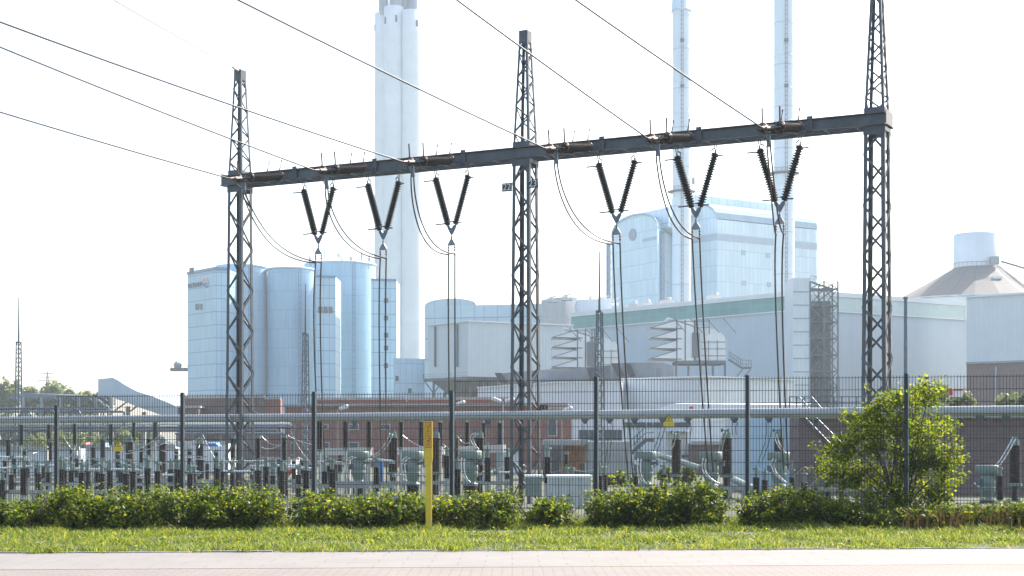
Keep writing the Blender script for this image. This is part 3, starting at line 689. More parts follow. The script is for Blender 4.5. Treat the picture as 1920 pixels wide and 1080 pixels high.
ew.part('bonding_loop', MB().tube([top + dd * 1.1, top + dd * .9 + Vector((0, 0, .35)), top + dd * .35 + Vector((0, 0, .3)), top + dd * .05], .012, 4).tube([top + dd * 1.1, top + dd * .95 + Vector((.1, 0, -.6)), top + dd * .5 + Vector((0, 0, -1.0))], .012, 4), M['galv'])
# jumper loops from strain clamps to the V-string clamps, and droppers down to the yard
JS = [(457, 355), (612, 348), (773, 325), (1042, 300), (1233, 285), (1441, 268)]
JM = [(505, 437), (640, 425), (792, 420), (1075, 395), (1255, 380), (1452, 375)]
DE = [((589, 640), (600, 870)), ((711, 640), (716, 905)), ((841, 640), (845, 905)), ((1158, 640), (1178, 900)), ((1309, 640), (1328, 885)), ((1455, 590), (1469, 880))]
for i in range(6):
    vb = VB[i] + Vector((0, 0, -3.98)); s_ = CE[i]; yb = VB[i].y
    js = P(*JS[i], s_.y + 1.2); top_ = s_ + W * .5
    th = Thing('jumper_loop', js, ['pair of thin cables looping', 'pair of brown cables looping'][i > 2] + ' down to the V-shaped insulator, ' + ORD[i] + ' from the left', 'cable', 'jumper loops under the beam')
    th.part('drop_rod', MB().tube([s_ + W * .3, lerp(s_, js, .5), js], .022, 5), M['cable'])
    mb = MB().cyl(js + Vector((-.02, 0, .3)), js + Vector((.03, 0, -.15)), .09, .10, 8)
    for k in range(4): mb.cyl(js + Vector((0, 0, .45 - .1 * k)), js + Vector((0, 0, .41 - .1 * k)), .09, n=8)
    th.part('spacer_block', mb, M['galvdark'])
    for s2 in (-1, 1):
        a = js + U * .07 * s2 + Vector((0, 0, -.1)); e = vb + U * .165 * s2; mid = P(JM[i][0] + 4 * s2, JM[i][1] - 2 * s2, lerp(a.y, e.y, .5))
        c1 = mid * 2 - (a + e) / 2; pts = [(a * (1 - t) ** 2 + c1 * 2 * t * (1 - t) + e * t * t) for t in [k / 16 for k in range(17)]]
        pts = [p_ - Vector((0, 0, .55 * math.sin(math.pi * k / 16) * (k / 16) ** 1.0)) for k, p_ in enumerate(pts)]
        th.part('cable_strand', MB().tube(pts, .034, 5), M['cable'] if i < 3 else M['cableb'])
    th = Thing('dropper_pair', vb, 'pair of straight dark cables dropping from the V-shaped insulator, ' + ORD[i] + ' from the left', 'cable', 'dropper cables down to the switchgear')
    (mx_, my_), (ex, ey) = DE[i]
    for s2 in (-1, 1):
        a = vb + U * .165 * s2; sp = 7 if s2 < 0 else -7
        m_ = P(mx_ + (0 if s2 < 0 else 12), my_, yb + .6); e = P(ex + (0 if s2 < 0 else 9), ey, yb + 1.5)
        c1 = m_ * 2 - (a + e) / 2; pts = [(a * (1 - t) ** 2 + c1 * 2 * t * (1 - t) + e * t * t) for t in [k / 12 for k in range(13)]]
        th.part('cable_strand', MB().tube(pts, .038, 5), M['cable'])
# ================================================================== switchgear in the yard
YD = Vector((math.sin(R(28.1)), math.cos(R(28.1)), 0)); RZ = math.atan2(U.y, U.x)
# tubular busbar
ta, tb = P(-60, 788.5, 90), P(1990, 769.5, 57.5)
tubeT = Thing('busbar_tube', (0, 70, -1.5), 'long pale tubular busbar running level behind the whole fence', 'busbar')
tubeT.part('tube', MB().cyl(ta, tb, .195, n=24), M['tube'])
def on_tube(px, dz=-.2): q = onwall(ta, tb, px); t = (q.x - ta.x) / (tb.x - ta.x); return Vector((q.x, q.y, lerp(ta.z, tb.z, t) + dz))
DR = [(1097, [(1094, 840), (1080, 868)]), (1143, [(1143, 830), (1138, 870)]), (1190, [(1192, 825), (1200, 850)]), (1243, [(1238, 820), (1228, 848)]), (1290, [(1291, 815), (1288, 860)]), (1377, [(1376, 800), (1377, 815)]),
      (1442, [(1438, 830), (1425, 868)]), (1838, [(1840, 830), (1849, 868)]), (1887, [(1888, 800), (1889, 820)]), (915, [(913, 800), (912, 812)]), (665, [(664, 800), (664, 815)])]
for k, (px, pts) in enumerate(DR):
    q = on_tube(px); th = Thing('busbar_clamp', q, 'clamp with a pair of flexible leads hanging below the busbar tube, ' + ORD[sorted(d[0] for d in DR).index(px)] + ' from the left', 'clamp', 'clamps under the busbar')
    th.part('clamp_body', MB().lathe([(.15, .10), (.17, -.02), (.10, -.12), (.06, -.18)], 10, q), M['galvdark'])
    mb = MB()
    for s_ in (-1, 1):
        l_ = [q + U * .11 * s_ - Vector((0, 0, .15))] + [P(x, y, q.y + .2 + i * .4) + U * .08 * s_ for i, (x, y) in enumerate(pts)]
        lead = MB().tube([l_[0], lerp(l_[0], l_[1], .5) + U * .04, l_[1], l_[2]], .018, 5); th.part('flexible_lead', lead, M['galvdark'])
for k, px in enumerate((48, 92, 140)):              # half-round compensator loops over the tube
    q = on_tube(px, .16); mb = Thing('expansion_loop', q, 'half-round cable loop on top of the busbar tube, ' + ORD[k] + ' from the left', 'cable loop', 'cable loops on the busbar')
    for r_, dy in ((.40, 0), (.34, .12)):
        mb.part('cable_strand', MB().tube([q + U * math.cos(t) * r_ * 1.1 + Vector((0, dy, math.sin(t) * r_)) for t in [i * math.pi / 10 for i in range(11)]], .03, 5), M['galvdark'])

def caster(proto_fn):
    st = {'p': None}
    def place(loc, label, rz=None, scale=None, hsup=None):
        if st['p'] is None: st['p'] = proto_fn(label); r = st['p']; r.location = loc; r.rotation_euler = (0, 0, RZ if rz is None else rz)
        else: r = dup(st['p'], loc, label, RZ if rz is None else rz)
        if scale: r.scale = (scale,) * 3
        if hsup:
            for ch in r.children:
                if ch.name.startswith('support'): ch.scale = (1, 1, hsup / (scale or 1))
        return r
    return place
# objects are anchored at the foot of their porcelain: the support below has unit height and is scaled
def tall_post(label):
    th = Thing('post_insulator', (0, 0, 0), label, 'insulator', 'tall post insulators under the busbar tube'); r = th.o
    ins('insulator', r, ins_mesh(1.35, .12, .165, 19, 14, M['porcd'], 'p'))
    th.part('cap', MB().cyl((0, 0, 1.35), (0, 0, 1.45), .075, n=8).cyl((0, 0, 1.45), (0, 0, 1.60), .035, n=6).box((0, 0, 1.56), (.22, .06, .05)), M['galv'])
    th.part('support', MB().box((0, 0, -.5), (.10, .10, 1)), M['galv']); th.part('base_flange', MB().cyl((0, 0, -.12), (0, 0, 0), .14, n=8), M['eqgreen'])
    return r
place_post = caster(tall_post)
TP = [(40, 797, 834), (92, 797, 834), (140, 797, 833), (208, 797, 833), (251, 797, 826), (291, 796, 824), (600, 790, 842), (648, 790, 839), (692, 790, 839), (752, 791, 838), (790, 791, 836), (826, 792, 836), (876, 792, 837), (907, 793, 834), (937, 793, 833)]
for k, (px, y0, y1) in enumerate(TP):
    h = (y1 - y0); Y = F * 1.35 / h; Y = min(Y, 108); q = P(px, y1, Y)
    place_post(q, 'tall dark ribbed post insulator under the busbar tube, ' + ORD[k] + ' from the left of its row', hsup=q.z + 1.55)
def pale_beam(pa, pb, label):
    o = MB().obar(pa, pb, (0, 0, 1), .42, YD, .3); th = Thing('portal_frame', lerp(pa, pb, .5), label, 'steel frame', 'pale frames under the post insulators')
    th.part('crossbeam', o, M['pinkfr'])
    for t in (.12, .88):
        q = lerp(pa, pb, t); th.part('column', MB().box((q.x, q.y, (q.z - 1.7) / 2), (.28, .28, q.z + 1.3)), M['galv'])
pale_beam(P(596, 847, 92), P(697, 846, 88), 'pale steel portal frame under the post insulators left of the marker post')
pale_beam(P(745, 846, 90), P(832, 845, 88), 'pale steel portal frame under the post insulators behind the marker post')
pale_beam(P(862, 844, 90), P(946, 841, 88), 'pale steel portal frame under the post insulators left of the middle tower')
def breaker(label):
    th = Thing('breaker_pole', (0, 0, 0), label, 'circuit breaker', 'big dark breaker poles'); r = th.o
    ins('insulator', r, ins_mesh(1.72, .21, .255, 24, 20, M['porc'], 'b'))
    mb = MB().cyl((0, 0, 1.72), (0, 0, 1.98), .20, n=16).cyl((0, 0, 1.98), (0, 0, 2.04), .14, n=12); th.part('head', mb, M['eqgreen'])
    th.part('terminal', MB().box((-.12, 0, 2.08), (.34, .10, .05)).cyl((-.25, 0, 2.0), (-.25, 0, 2.16), .06, n=8).cyl((.05, 0, 2.0), (.05, 0, 2.14), .05, n=8), M['galvdark'])
    th.part('lower_flange', MB().cyl((0, 0, -.16), (0, 0, 0), .24, n=16).box((0, 0, -.10), (.62, .20, .12)), M['eqgreen'])
    o = ins('lower_insulator', r, ins_mesh(1.2, .15, .20, 17, 18, M['porc'], 'bl')); o.location = (0, 0, -1.36)
    th.part('support', MB().box((0, 0, -.5), (.26, .26, 1)), M['galv']); return r
place_br = caster(breaker)
BK = [(243, 829, 862, 'left of the left warning sign, half hidden'), (305, 832, 886, 'third from the left, right of the left warning sign'), (375, 832, 887, 'between the second fence post and the leftmost lattice tower'), (737, 821, 884, 'left of the yellow marker post'),
      (817, 821, 884, 'right of the yellow marker post'), (899, 821, 885, 'beside the white curved leads left of the middle tower'), (1268, 824, 888, 'under the right warning sign'), (1363, 821, 889, 'right of the right warning sign'),
      (1460, 821, 850, 'behind the cables before the pale blue wall'), (1903, 835, 905, 'at the right edge of the picture')]
for px, y0, y1, lb in BK:
    d = {1460: 66, 243: 54}.get(px, y1 - y0); Y = F * 1.72 / d; q = P(px, y0 + d, Y)
    r = place_br(q, 'big ribbed breaker pole ' + lb, hsup=max(.2, q.z + 1.5))
def ct(label):
    th = Thing('current_transformer', (0, 0, 0), label, 'transformer', 'green-grey current transformers'); r = th.o
    hb = MB(); n = 28; prof = [(.0, .0), (.96, 0), (1, .02), (1, .36), (.96, .39), (.0, .40)]
    def se(t, r_): c_, s_ = math.cos(t), math.sin(t); return (r_ * .50 * math.copysign(abs(c_) ** .45, c_), r_ * .34 * math.copysign(abs(s_) ** .45, s_))
    hb.grid([[(*se(2 * math.pi * j / n, max(p_[0], .001)), 1.22 + p_[1]) for j in range(n)] for p_ in prof]); th.part('head_tank', hb, M['eqgreen'])
    th.part('body', MB().lathe([(.18, 1.22), (.30, 1.20), (.36, 1.12), (.31, 1.02), (.36, .94), (.37, .72), (.33, .66), (.37, .62), (.36, .48), (.27, .22), (.24, .12), (.34, .10), (.34, .0)], 22), M['eqgreen'])
    th.part('terminal_box', MB().box((-.30, -.30, .84), (.26, .22, .30)).cyl((-.3, -.4, .80), (-.3, -.48, .80), .07, n=8).cyl((-.2, -.4, .92), (-.2, -.48, .92), .05, n=8), M['galvdark'])
    th.part('side_terminal', MB().cyl((.35, 0, 1.02), (.62, 0, 1.10), .06, n=8).box((.62, 0, 1.08), (.10, .12, .26)), M['galvdark'])
    o = ins('insulator', r, ins_mesh(1.3, .27, .35, 16, 20, M['porc'], 'c')); o.location = (0, 0, -1.32)
    th.part('support', MB().box((0, 0, -.5), (.4, .4, 1)), M['galv']); return r
place_ct = caster(ct)
CT = [(672, 846, 34, 'left of the yellow marker post'), (774, 846, 36, 'just left of the yellow marker post, second of its row'), (882, 845, 37, 'left of the middle lattice tower'), (1210, 846.5, 36, 'left of the right warning sign'), (1333, 847, 37, 'right of the right warning sign'),
      (1460, 847.5, 37, 'before the pale blue wall'), (1851, 872, 38, 'lower than the rest, near the right edge')]
for px, y0, wd, lb in CT:
    Y = F * .92 / wd; q = P(px, y0, Y); q.z -= 1.62; place_ct(q, 'green-grey current transformer ' + lb, hsup=max(.2, q.z + 1.5 - 1.3 + .2))
# small disconnector insulators, in rows
def small_ins(label):
    th = Thing('disconnector_post', (0, 0, 0), label, 'insulator', 'short disconnector posts low in the yard'); r = th.o
    ins('insulator', r, ins_mesh(1.05, .12, .165, 15, 12, M['porcd'], 'd'))
    th.part('turning_head', MB().cyl((0, 0, 1.05), (0, 0, 1.42), .075, n=10).box((0, 0, 1.40), (.24, .24, .08)).cyl((0, 0, 1.44), (.0, 0, 1.56), .04, n=6), M['eqgreen'])
    th.part('support', MB().box((0, 0, -.5), (.18, .18, 1)), M['galv']); return r
place_si = caster(small_ins)
SI = [(5, 900, 930), (22, 890, 938), (45, 878, 925), (72, 888, 930), (91, 886, 925), (114, 880, 920), (121, 882, 922), (134, 882, 915), (154, 886, 930), (164, 883, 930), (182, 885, 930), (191, 888, 945), (206, 882, 922),
      (227, 886, 935), (237, 888, 945), (250, 884, 920), (262, 888, 940), (277, 878, 920), (296, 883, 925), (320, 880, 915), (333, 880, 918), (357, 888, 925), (363, 888, 930), (407, 878, 920), (416, 884, 930), (436, 880, 905), (484, 882, 918),
      (499, 875, 910), (512, 892, 930), (528, 883, 925), (534, 885, 925), (560, 890, 945), (574, 882, 925), (609, 884, 915), (616, 874, 915), (623, 880, 915), (706, 876, 915), (838, 855, 885), (858, 880, 915), (914, 858, 885), (951, 857, 885),
      (1027, 857, 885), (1062, 893, 935), (1073, 892, 930), (1124, 892, 925), (1133, 890, 925), (1192, 893, 925), (1418, 895, 930), (1434, 900, 930), (1485, 895, 925), (1508, 905, 935), (1553, 895, 930), (1578, 900, 940), (1245, 890, 920), (1875, 893, 930)]
for k, (px, y0, y1) in enumerate(SI):
    Y = {0: 70, 1: 76, 2: 64}[k % 3] + random.uniform(-2, 2); q = P(px, y0, Y); q.z -= 1.05
    place_si(q, 'short dark disconnector post insulator with green head, ' + (ORD + ['forty-' + k_ for k_ in ORD[:9]] + ['fiftieth'] + ['fifty-' + k_ for k_ in ORD[:9]])[k] + ' from the left', hsup=max(.15, q.z + 1.5))
def slim_ins(label):
    th = Thing('line_post', (0, 0, 0), label, 'insulator', 'slim line posts in the back row of the left yard'); r = th.o
    ins('insulator', r, ins_mesh(1.0, .10, .14, 14, 10, M['porcd'], 'sl')); th.part('cap', MB().cyl((0, 0, 1.0), (0, 0, 1.14), .11, n=8).bar((-.35, 0, 1.14), (.35, 0, 1.14), .05), M['galv'])
    th.part('support', MB().box((0, 0, -.5), (.14, .14, 1)), M['galvdark']); return r
place_sl = caster(slim_ins); xs_ = sorted([8 + k * 19.3 + random.uniform(-6, 6) for k in range(33)])
for k, px in enumerate(xs_):
    Y = random.uniform(84, 100); q = P(px, random.uniform(858, 876), Y); q.z -= 1.0; place_sl(q, 'slim dark line post in the back row of the yard, ' + ORD[k] + ' from the left', hsup=max(.15, q.z + 1.5))
# mid-height insulators of the left bays
def mid_ins(label):
    th = Thing('support_insulator', (0, 0, 0), label, 'insulator', 'mid-height support insulators of the left bays'); r = th.o
    ins('insulator', r, ins_mesh(1.15, .125, .175, 15, 12, M['porcd'], 'm'))
    th.part('cap', MB().cyl((0, 0, 1.15), (0, 0, 1.32), .14, n=10).box((.1, 0, 1.33), (.4, .08, .05)), M['eqgreen'])
    th.part('lower_cap', MB().cyl((0, 0, -.14), (0, 0, 0), .15, n=10), M['eqgreen'])
    th.part('support', MB().box((0, 0, -.5), (.16, .16, 1)), M['galv']); return r
place_mi = caster(mid_ins)
MI = [(16, 825, 860), (193, 825, 858), (279, 823, 860), (437, 822, 858), (484, 822, 862), (533, 821, 862), (855, 823, 864), (1062, 856, 885), (46, 850, 880), (94, 843, 862), (175, 852, 872), (265, 850, 873), (331, 848, 880), (356, 852, 880), (405, 850, 882), (135, 850, 876), (221, 855, 880), (638, 855, 884), (755, 850, 885), (848, 854, 890), (912, 845, 868), (690, 850, 885)]
for k, (px, y0, y1) in enumerate(sorted(MI)):
    Y = min(105, F * 1.15 / (y1 - y0)); q = P(px, y1, Y); place_mi(q, 'slim dark support insulator with pale cap, ' + ORD[k] + ' from the left of its kind', hsup=q.z + 1.55)
# connecting pipes and flexible leads
lk = 0
def lead(pts, r, m, label, nm='connecting_lead', grp='pale leads between the apparatus'):
    p_ = []
    pts = [P(*q) for q in pts]
    if len(pts) == 3:
        c1 = pts[1] * 2 - (pts[0] + pts[2]) / 2; pts = [(pts[0] * (1 - t) ** 2 + c1 * 2 * t * (1 - t) + pts[2] * t * t) for t in [k / 12 for k in range(13)]]
    return cable(nm, pts, r, m, label, 'cable', grp)
arcs = [([(693, 856, 80), (715, 842, 79.5), (731, 813, 79)], 'left of the big breaker pole beside the marker post'), ([(1226, 854, 79), (1252, 842, 78.5), (1262, 811, 78)], 'rising to the breaker pole under the right warning sign'),
        ([(1348, 850, 76), (1351, 830, 75.5), (1357, 810, 75)], 'rising to the breaker pole right of the right warning sign'), ([(1468, 848, 74), (1456, 830, 74), (1451, 812, 74)], 'above the transformer before the pale blue wall'),
        ([(896, 846, 79), (882, 822, 79), (892, 812, 79)], 'curling above the transformer left of the middle tower'), ([(1867, 872, 72), (1880, 855, 72), (1900, 819, 72)], 'rising to the breaker pole at the right edge'),
        ([(650, 897, 79.5), (648, 868, 79.5), (662, 856, 79.5)], 'curling down left of the leftmost transformer head'), ([(757, 900, 75), (754, 868, 75), (764, 857, 75)], 'curling down left of the transformer beside the marker post'),
        ([(877, 903, 73), (866, 885, 73), (866, 858, 73)], 'curling down below the transformer left of the middle tower'), ([(1206, 905, 75), (1196, 885, 75), (1197, 859, 75)], 'curling down at the transformer left of the right sign'),
        ([(1343, 905, 73), (1319, 885, 73), (1319, 859, 73)], 'curling down at the transformer right of the right sign'), ([(1469, 903, 73), (1448, 880, 73), (1450, 860, 73)], 'curling down at the transformer before the pale blue wall'),
        ([(1826, 905, 74), (1842, 912, 74), (1849, 888, 74)], 'curling under the transformer near the right edge')]
for pts, lb in arcs:
    th = Thing('connecting_lead', P(*pts[0]), 'pair of bright curved leads ' + lb, 'cable', 'bright paired leads at the transformers')
    for d in (0, 5.5):
        q = [P(x + d, y + d * .3, z) for x, y, z in pts]; c1 = q[1] * 2 - (q[0] + q[2]) / 2
        q = [(q[0] * (1 - t) ** 2 + c1 * 2 * t * (1 - t) + q[2] * t * t) for t in [k / 12 for k in range(13)]]; th.part('lead_strand', MB().tube(q, .030, 6), M['alu'])
ways = [(20, 844, 34, 822), (240, 846, 300, 815), (300, 815, 345, 838), (220, 852, 306, 832), (345, 829, 375, 820), (375, 822, 372, 840), (302, 844, 385, 862), (490, 817, 527, 834), (540, 817, 590, 834), (420, 846, 430, 860), (490, 838, 525, 834),
        (595, 858, 660, 852), (755, 816, 792, 838), (830, 832, 860, 842), (858, 818, 880, 830), (905, 884, 975, 862), (975, 862, 1000, 876), (1020, 886, 1062, 876), (1062, 876, 1116, 880), (1116, 880, 1132, 872), (1375, 894, 1440, 876), (1480, 896, 1505, 876), (1508, 876, 1555, 872), (1555, 872, 1590, 858),
        (0, 862, 60, 858), (30, 874, 60, 862), (60, 862, 110, 868), (110, 864, 165, 856), (165, 856, 225, 862), (180, 878, 240, 872), (225, 866, 270, 874), (240, 888, 300, 884), (310, 886, 340, 876), (340, 882, 400, 880), (395, 882, 450, 872), (440, 864, 480, 868), (480, 868, 520, 878), (505, 866, 560, 858),
        (560, 858, 600, 870), (118, 818, 160, 866), (175, 815, 150, 868), (380, 815, 410, 868), (90, 838, 60, 850), (140, 842, 120, 858), (545, 808, 575, 858)]
for k, (xa, ya, xb, yb) in enumerate(ways):
    Y = 76 + (k * 7) % 10; sg = random.uniform(2, 7)
    lead([(xa, ya, Y), ((xa + xb) / 2, (ya + yb) / 2 + sg, Y), (xb, yb, Y - .5)], random.choice((.014, .018, .022)), random.choice((M['alu'], M['galv'], M['alu'])), 'thin pale lead slung between the apparatus, starting ' + ORD[k % 40] + ' from the left' + (' on the lower level' if k >= 40 else ''))
pipes = [(0, 857, 52, 858), (0, 878, 60, 874), (70, 872, 112, 873), (112, 880, 166, 878), (160, 880, 245, 880), (236, 881, 262, 881), (262, 892, 340, 890), (330, 886, 372, 884), (410, 866, 498, 865), (400, 884, 470, 884), (470, 874, 560, 872), (540, 876, 585, 878), (596, 866, 640, 867), (690, 862, 735, 864), (740, 890, 800, 891), (905, 886, 960, 886), (1190, 868, 1225, 872)]
for k, (xa, ya, xb, yb) in enumerate(pipes):
    Y = 70 + (k * 5) % 9; a, b = P(xa, ya, Y + 1), P(xb, yb, Y - 1)
    th = Thing('switch_arm', lerp(a, b, .5), 'level pale disconnector arm between two insulator heads, ' + ORD[k] + ' from the left', 'switch arm', 'pale disconnector arms')
    th.part('arm', MB().cyl(a, b, .05, n=8), M['alu']); m_ = lerp(a, b, .5); th.part('contact', MB().box(m_, (.34, .16, .16), RZ).cyl(m_, m_ + Vector((0, 0, .22)), .04, n=6), M['eqgreen'])
    th.part('end_bracket', MB().box(a + Vector((0, 0, -.06)), (.2, .2, .12), RZ), M['galv']); th.part('end_bracket', MB().box(b + Vector((0, 0, -.06)), (.2, .2, .12), RZ), M['galv'])
# steel under-structure of the left bays: rails on posts
for k, (xa, xb, y, Yk) in enumerate([(-10, 330, 899, 82), (20, 420, 908, 74), (300, 600, 902, 80), (-20, 200, 922, 68), (480, 740, 912, 70), (600, 960, 905, 78), (1030, 1180, 925, 66), (1180, 1420, 915, 72), (1400, 1640, 918, 70)]):
    a, b = P(xa, y, Yk + 4), P(xb, y, Yk - 3); th = Thing('rail_frame', lerp(a, b, .5), 'low galvanised rail frame carrying disconnectors, ' + ORD[k] + ' of the yard from the left', 'steel frame', 'low galvanised frames in the yard')
    th.part('rail', MB().obar(a, b, (0, 0, 1), .16, YD, .12), M['galv'])
    for t in [j / 5 for j in range(6)]:
        q = lerp(a, b, t)
        if q.z > -1.3: th.part('post', MB().box((q.x, q.y, (q.z - 1.6) / 2), (.14, .14, max(.1, q.z + 1.6 - .16))), M['galv'])
# concrete posts, cabinets, odd things in the yard
for k, (px, y0, wd, Y, lb) in enumerate([(345 - 258, 844, 6, 92, 'beside the second tall post insulator'), (652, 850, 10, 84, 'below the pale portal frame'), (1178, 860, 6, 88, 'left of the green transformer'), (141, 845, 9, 95, 'under the third tall post insulator')]):
    q = P(px, y0, Y); w_ = wd / F * Y; tag(MB().box((q.x, q.y, (q.z - 1.6) / 2), (w_, w_, q.z + 1.6)).build('concrete_post', M['concrete'], None, (q.x, q.y, -1.5)), 'grey concrete post ' + lb, 'post', 'grey concrete posts')
def cabinet(px0, px1, y0, y1, Y, m, label, depth=1.2, name='cabinet', cat='cabinet', rib=True):
    a, b = P(px0, y1, Y), P(px1, y0, Y - .2); th = Thing(name, (a.x, Y, a.z), label, cat)
    w_, h_ = b.x - a.x, b.z - a.z; c = ((a.x + b.x) / 2, Y + depth / 2, (a.z + b.z) / 2)
    th.part('body', MB().box(c, (w_, depth, h_)), m); th.part('roof', MB().box((c[0], c[1], b.z + .04), (w_ + .1, depth + .1, .08)), M['trim'])
    if rib:
        mb = MB(); n = max(2, int(w_ / .35))
        for i in range(1, n): mb.box((a.x + w_ * i / n, Y - .012, c[2]), (.03, .02, h_ * .94))
        th.part('door_ribs', mb, M['galv'])
cabinet(1028, 1108, 896, 960, 62, mat('container_pale', (.55, .55, .52), .6), 'pale ribbed container low behind the fence right of the middle tower', 2.2, 'container', 'container')
cabinet(985, 1016, 895, 930, 66, M['eqgreen'], 'small green-grey cabinet at the foot of the middle tower')
cabinet(534, 542, 874, 896, 98, M['galv'], 'small white cabinet with a red diamond label in the left yard', rib=False)
dm = P(542, 884, 97.8); s_ = .28; tag((lambda m_: (m_.face([dm + Vector((0, 0, s_)), dm + Vector((-s_, 0, 0)), dm + Vector((0, 0, -s_)), dm + Vector((s_, 0, 0))]), m_.face([dm + Vector((0, .03, s_)), dm + Vector((s_, .03, 0)), dm + Vector((0, .03, -s_)), dm + Vector((-s_, .03, 0))]), m_.build('hazard_plate', M['red'], None, tuple(dm)))[-1])(MB()), 'small red diamond hazard plate in the left yard', 'sign')
cabinet(470 + 176, 654, 862, 905, 90, M['galv'], 'narrow grey cabinet behind the fourth cable pair', rib=False)
q = P(711, 862, 96); tag(MB().box((q.x, q.y, (q.z - 1.5) / 2), (.45, .3, q.z + 1.5)).box((q.x, q.y - .16, q.z - .4), (.3, .03, .5)).build('portable_cabin', M['bluep'], None, (q.x, q.y, -1.5)), 'narrow bright blue cabin in the yard left of the marker post', 'cabin')
# lamps in the yard
for px, py, lb, Y, side in [(645, 764, 'left, above the brick building', 105, 1), (864, 756, 'left of the middle tower', 105, 1), (943, 750, 'with two heads just left of the middle tower', 100, 0), (1065, 767, 'right of the middle tower', 105, 1)]:
    q = P(px, py, Y); th = Thing('yard_lamp', (q.x, q.y, -1.5), 'pale yard lamp ' + lb, 'lamp', 'yard lamps behind the fence')
    bx = q.x - side * .42; th.part('pole', MB().cyl((bx, q.y, -1.5), (bx, q.y, q.z - .1), .05, .035, 8), M['galv'])
    for s_ in ((1,) if side else (-1, 1)):
        h = Vector((bx + s_ * .35, q.y, q.z)); th.part('arm', MB().tube([(bx, q.y, q.z - .12), (bx + s_ * .2, q.y, q.z)], .025, 5), M['galv']); th.part('lamp_head', MB().cyl(h + Vector((-.22 * s_, 0, -.1)), h + Vector((.22 * s_, 0, .06)), .12, .15, 10).sphere(h + Vector((.24 * s_, 0, .06)), .14, 8), M['trim'])
# lightning masts
for px, ytip, ytop, ybase, Y, wt, wb, lb in [(35, 556, 642, 800, 120, 8, 14, 'at the far left'), (573, 532, 625, 800, 105, 9, 17, 'before the silos'), (1124, 471, 584, 900, 92, 11, 22, 'right of the middle tower')]:
    q = P(px, ytop, Y); hb, ht_ = wb / F * Y / 2 / 1.3, wt / F * Y / 2 / 1.3; th = Thing('lightning_mast', (q.x, Y, -1.5), 'slim lattice lightning mast with a long spike ' + lb, 'mast', 'slim lightning masts')
    ca, sa = math.cos(R(25)), math.sin(R(25)); C = lambda a, b, h, z: Vector((q.x + (a * ca + b * sa) * h, Y + (-a * sa + b * ca) * h, z))
    hbb = hb * (q.z + 1.5) / (q.z - P(0, ybase, Y).z) if False else hb
    for a, b in ((-1, -1), (1, -1), (1, 1), (-1, 1)): th.part('leg', MB().bar(C(a, b, hbb, -1.5), C(a, b, ht_, q.z), .07), M['galvdark'])
    for fi, (a, b) in enumerate((((-1, -1), (1, -1)), ((1, -1), (1, 1)), ((1, 1), (-1, 1)), ((-1, 1), (-1, -1)))):
        mb = MB(); zig(mb, C(*a, hbb, -1.5), C(*a, ht_, q.z), C(*b, hbb, -1.5), C(*b, ht_, q.z), 30, fi % 2, .04, Vector((0, 1, 0)) if fi % 2 == 0 else Vector((1, 0, 0)), .02); th.part('lacing', mb, M['galv'])
    th.part('top_frame', MB().box((q.x, Y, q.z), (ht_ * 2.6, ht_ * 2.6, .12), -R(25)), M['galvdark']); th.part('spike', MB().cyl((q.x, Y, q.z), (q.x, Y, P(px, ytip, Y).z), .075, .03, 6), M['galvdark'])

# ================================================================== the power station
def wallbox(th, p0, p1, px0, px1, y0, y1, m, name, proud=.12, parent=None, lift=0):
    """a box lying on wall p0-p1 between two pixel columns and two pixel rows (rows measured at the left column)"""
    a, b = onwall(p0, p1, px0), onwall(p0, p1, px1); k = EYE + (HY - y0) / F * a.y; j = EYE + (HY - y1) / F * a.y
    d = Vector((b.x - a.x, b.y - a.y, 0)); n = Vector((d.y, -d.x, 0)).normalized()
    if n.y > 0: n = -n
    a2, b2 = a + n * proud / 2, b + n * proud / 2; zc = (k + j) / 2
    return th.part(name, MB().obar((a2.x, a2.y, zc), (b2.x, b2.y, zc), n, proud, (0, 0, 1), abs(k - j)), m, parent)
def para(A, B, C): return A + C - B
G0 = -1.5
def prism_part(th, name, fp, z0, z1, m, parent=None): return th.part(name, MB().prism([(p.x, p.y) for p in fp], z0, z1), m, parent)
def coping(th, p0, p1, z, h, m, out=.15, name='coping', parent=None):
    d = Vector((p1.x - p0.x, p1.y - p0.y, 0)); n = Vector((d.y, -d.x, 0)).normalized(); n = -n if n.y > 0 else n
    a = Vector((p0.x, p0.y, z)) + n * out / 2; b = Vector((p1.x, p1.y, z)) + n * out / 2; return th.part(name, MB().obar(a, b, n, out, (0, 0, 1), h), m, parent)

# ---- blue silo building
H = 45.0; A, B, C_ = hp(352, 514, H), hp(404, 504.5, H), hp(429, 506, H); zt = EYE + H
th = Thing('silo_building', (A.x, A.y, G0), 'light blue clad tower block with a lettered logo, left of the round silos', 'building')
D_ = Vector((C_.x + 3, C_.y + 22)); E_ = Vector((A.x + 6, A.y + 22))
prism_part(th, 'wall', [A, B, C_, D_, E_], G0, zt, M['bluepanel'])
coping(th, A, B, zt + .2, .8, M['bluedark'], .3); coping(th, B, C_, zt + .2, .8, M['bluedark'], .3)
wn = [wallbox(th, A, B, x, x + 3.1, 570, 581, M['winglass'], 'window', .2) for x in (367, 371, 376)]
wallbox(th, A, B, 358, 364, 502.5, 513, M['hopper'], 'roof_unit', .5)
d = (B - A).normalized(); nrm = Vector((d.y, -d.x, 0)); nrm = -nrm if nrm.y > 0 else nrm
q = onwall(A, B, 386.5, 530); 
disc = lambda rx, rz_, off, z0, z1, n=28: [q + nrm * off + Vector((d.x, d.y, 0)) * rx * math.cos(t) + Vector((0, 0, rz_ * math.sin(t))) for t in [z0 + (z1 - z0) * j / n for j in range(n + 1)]]
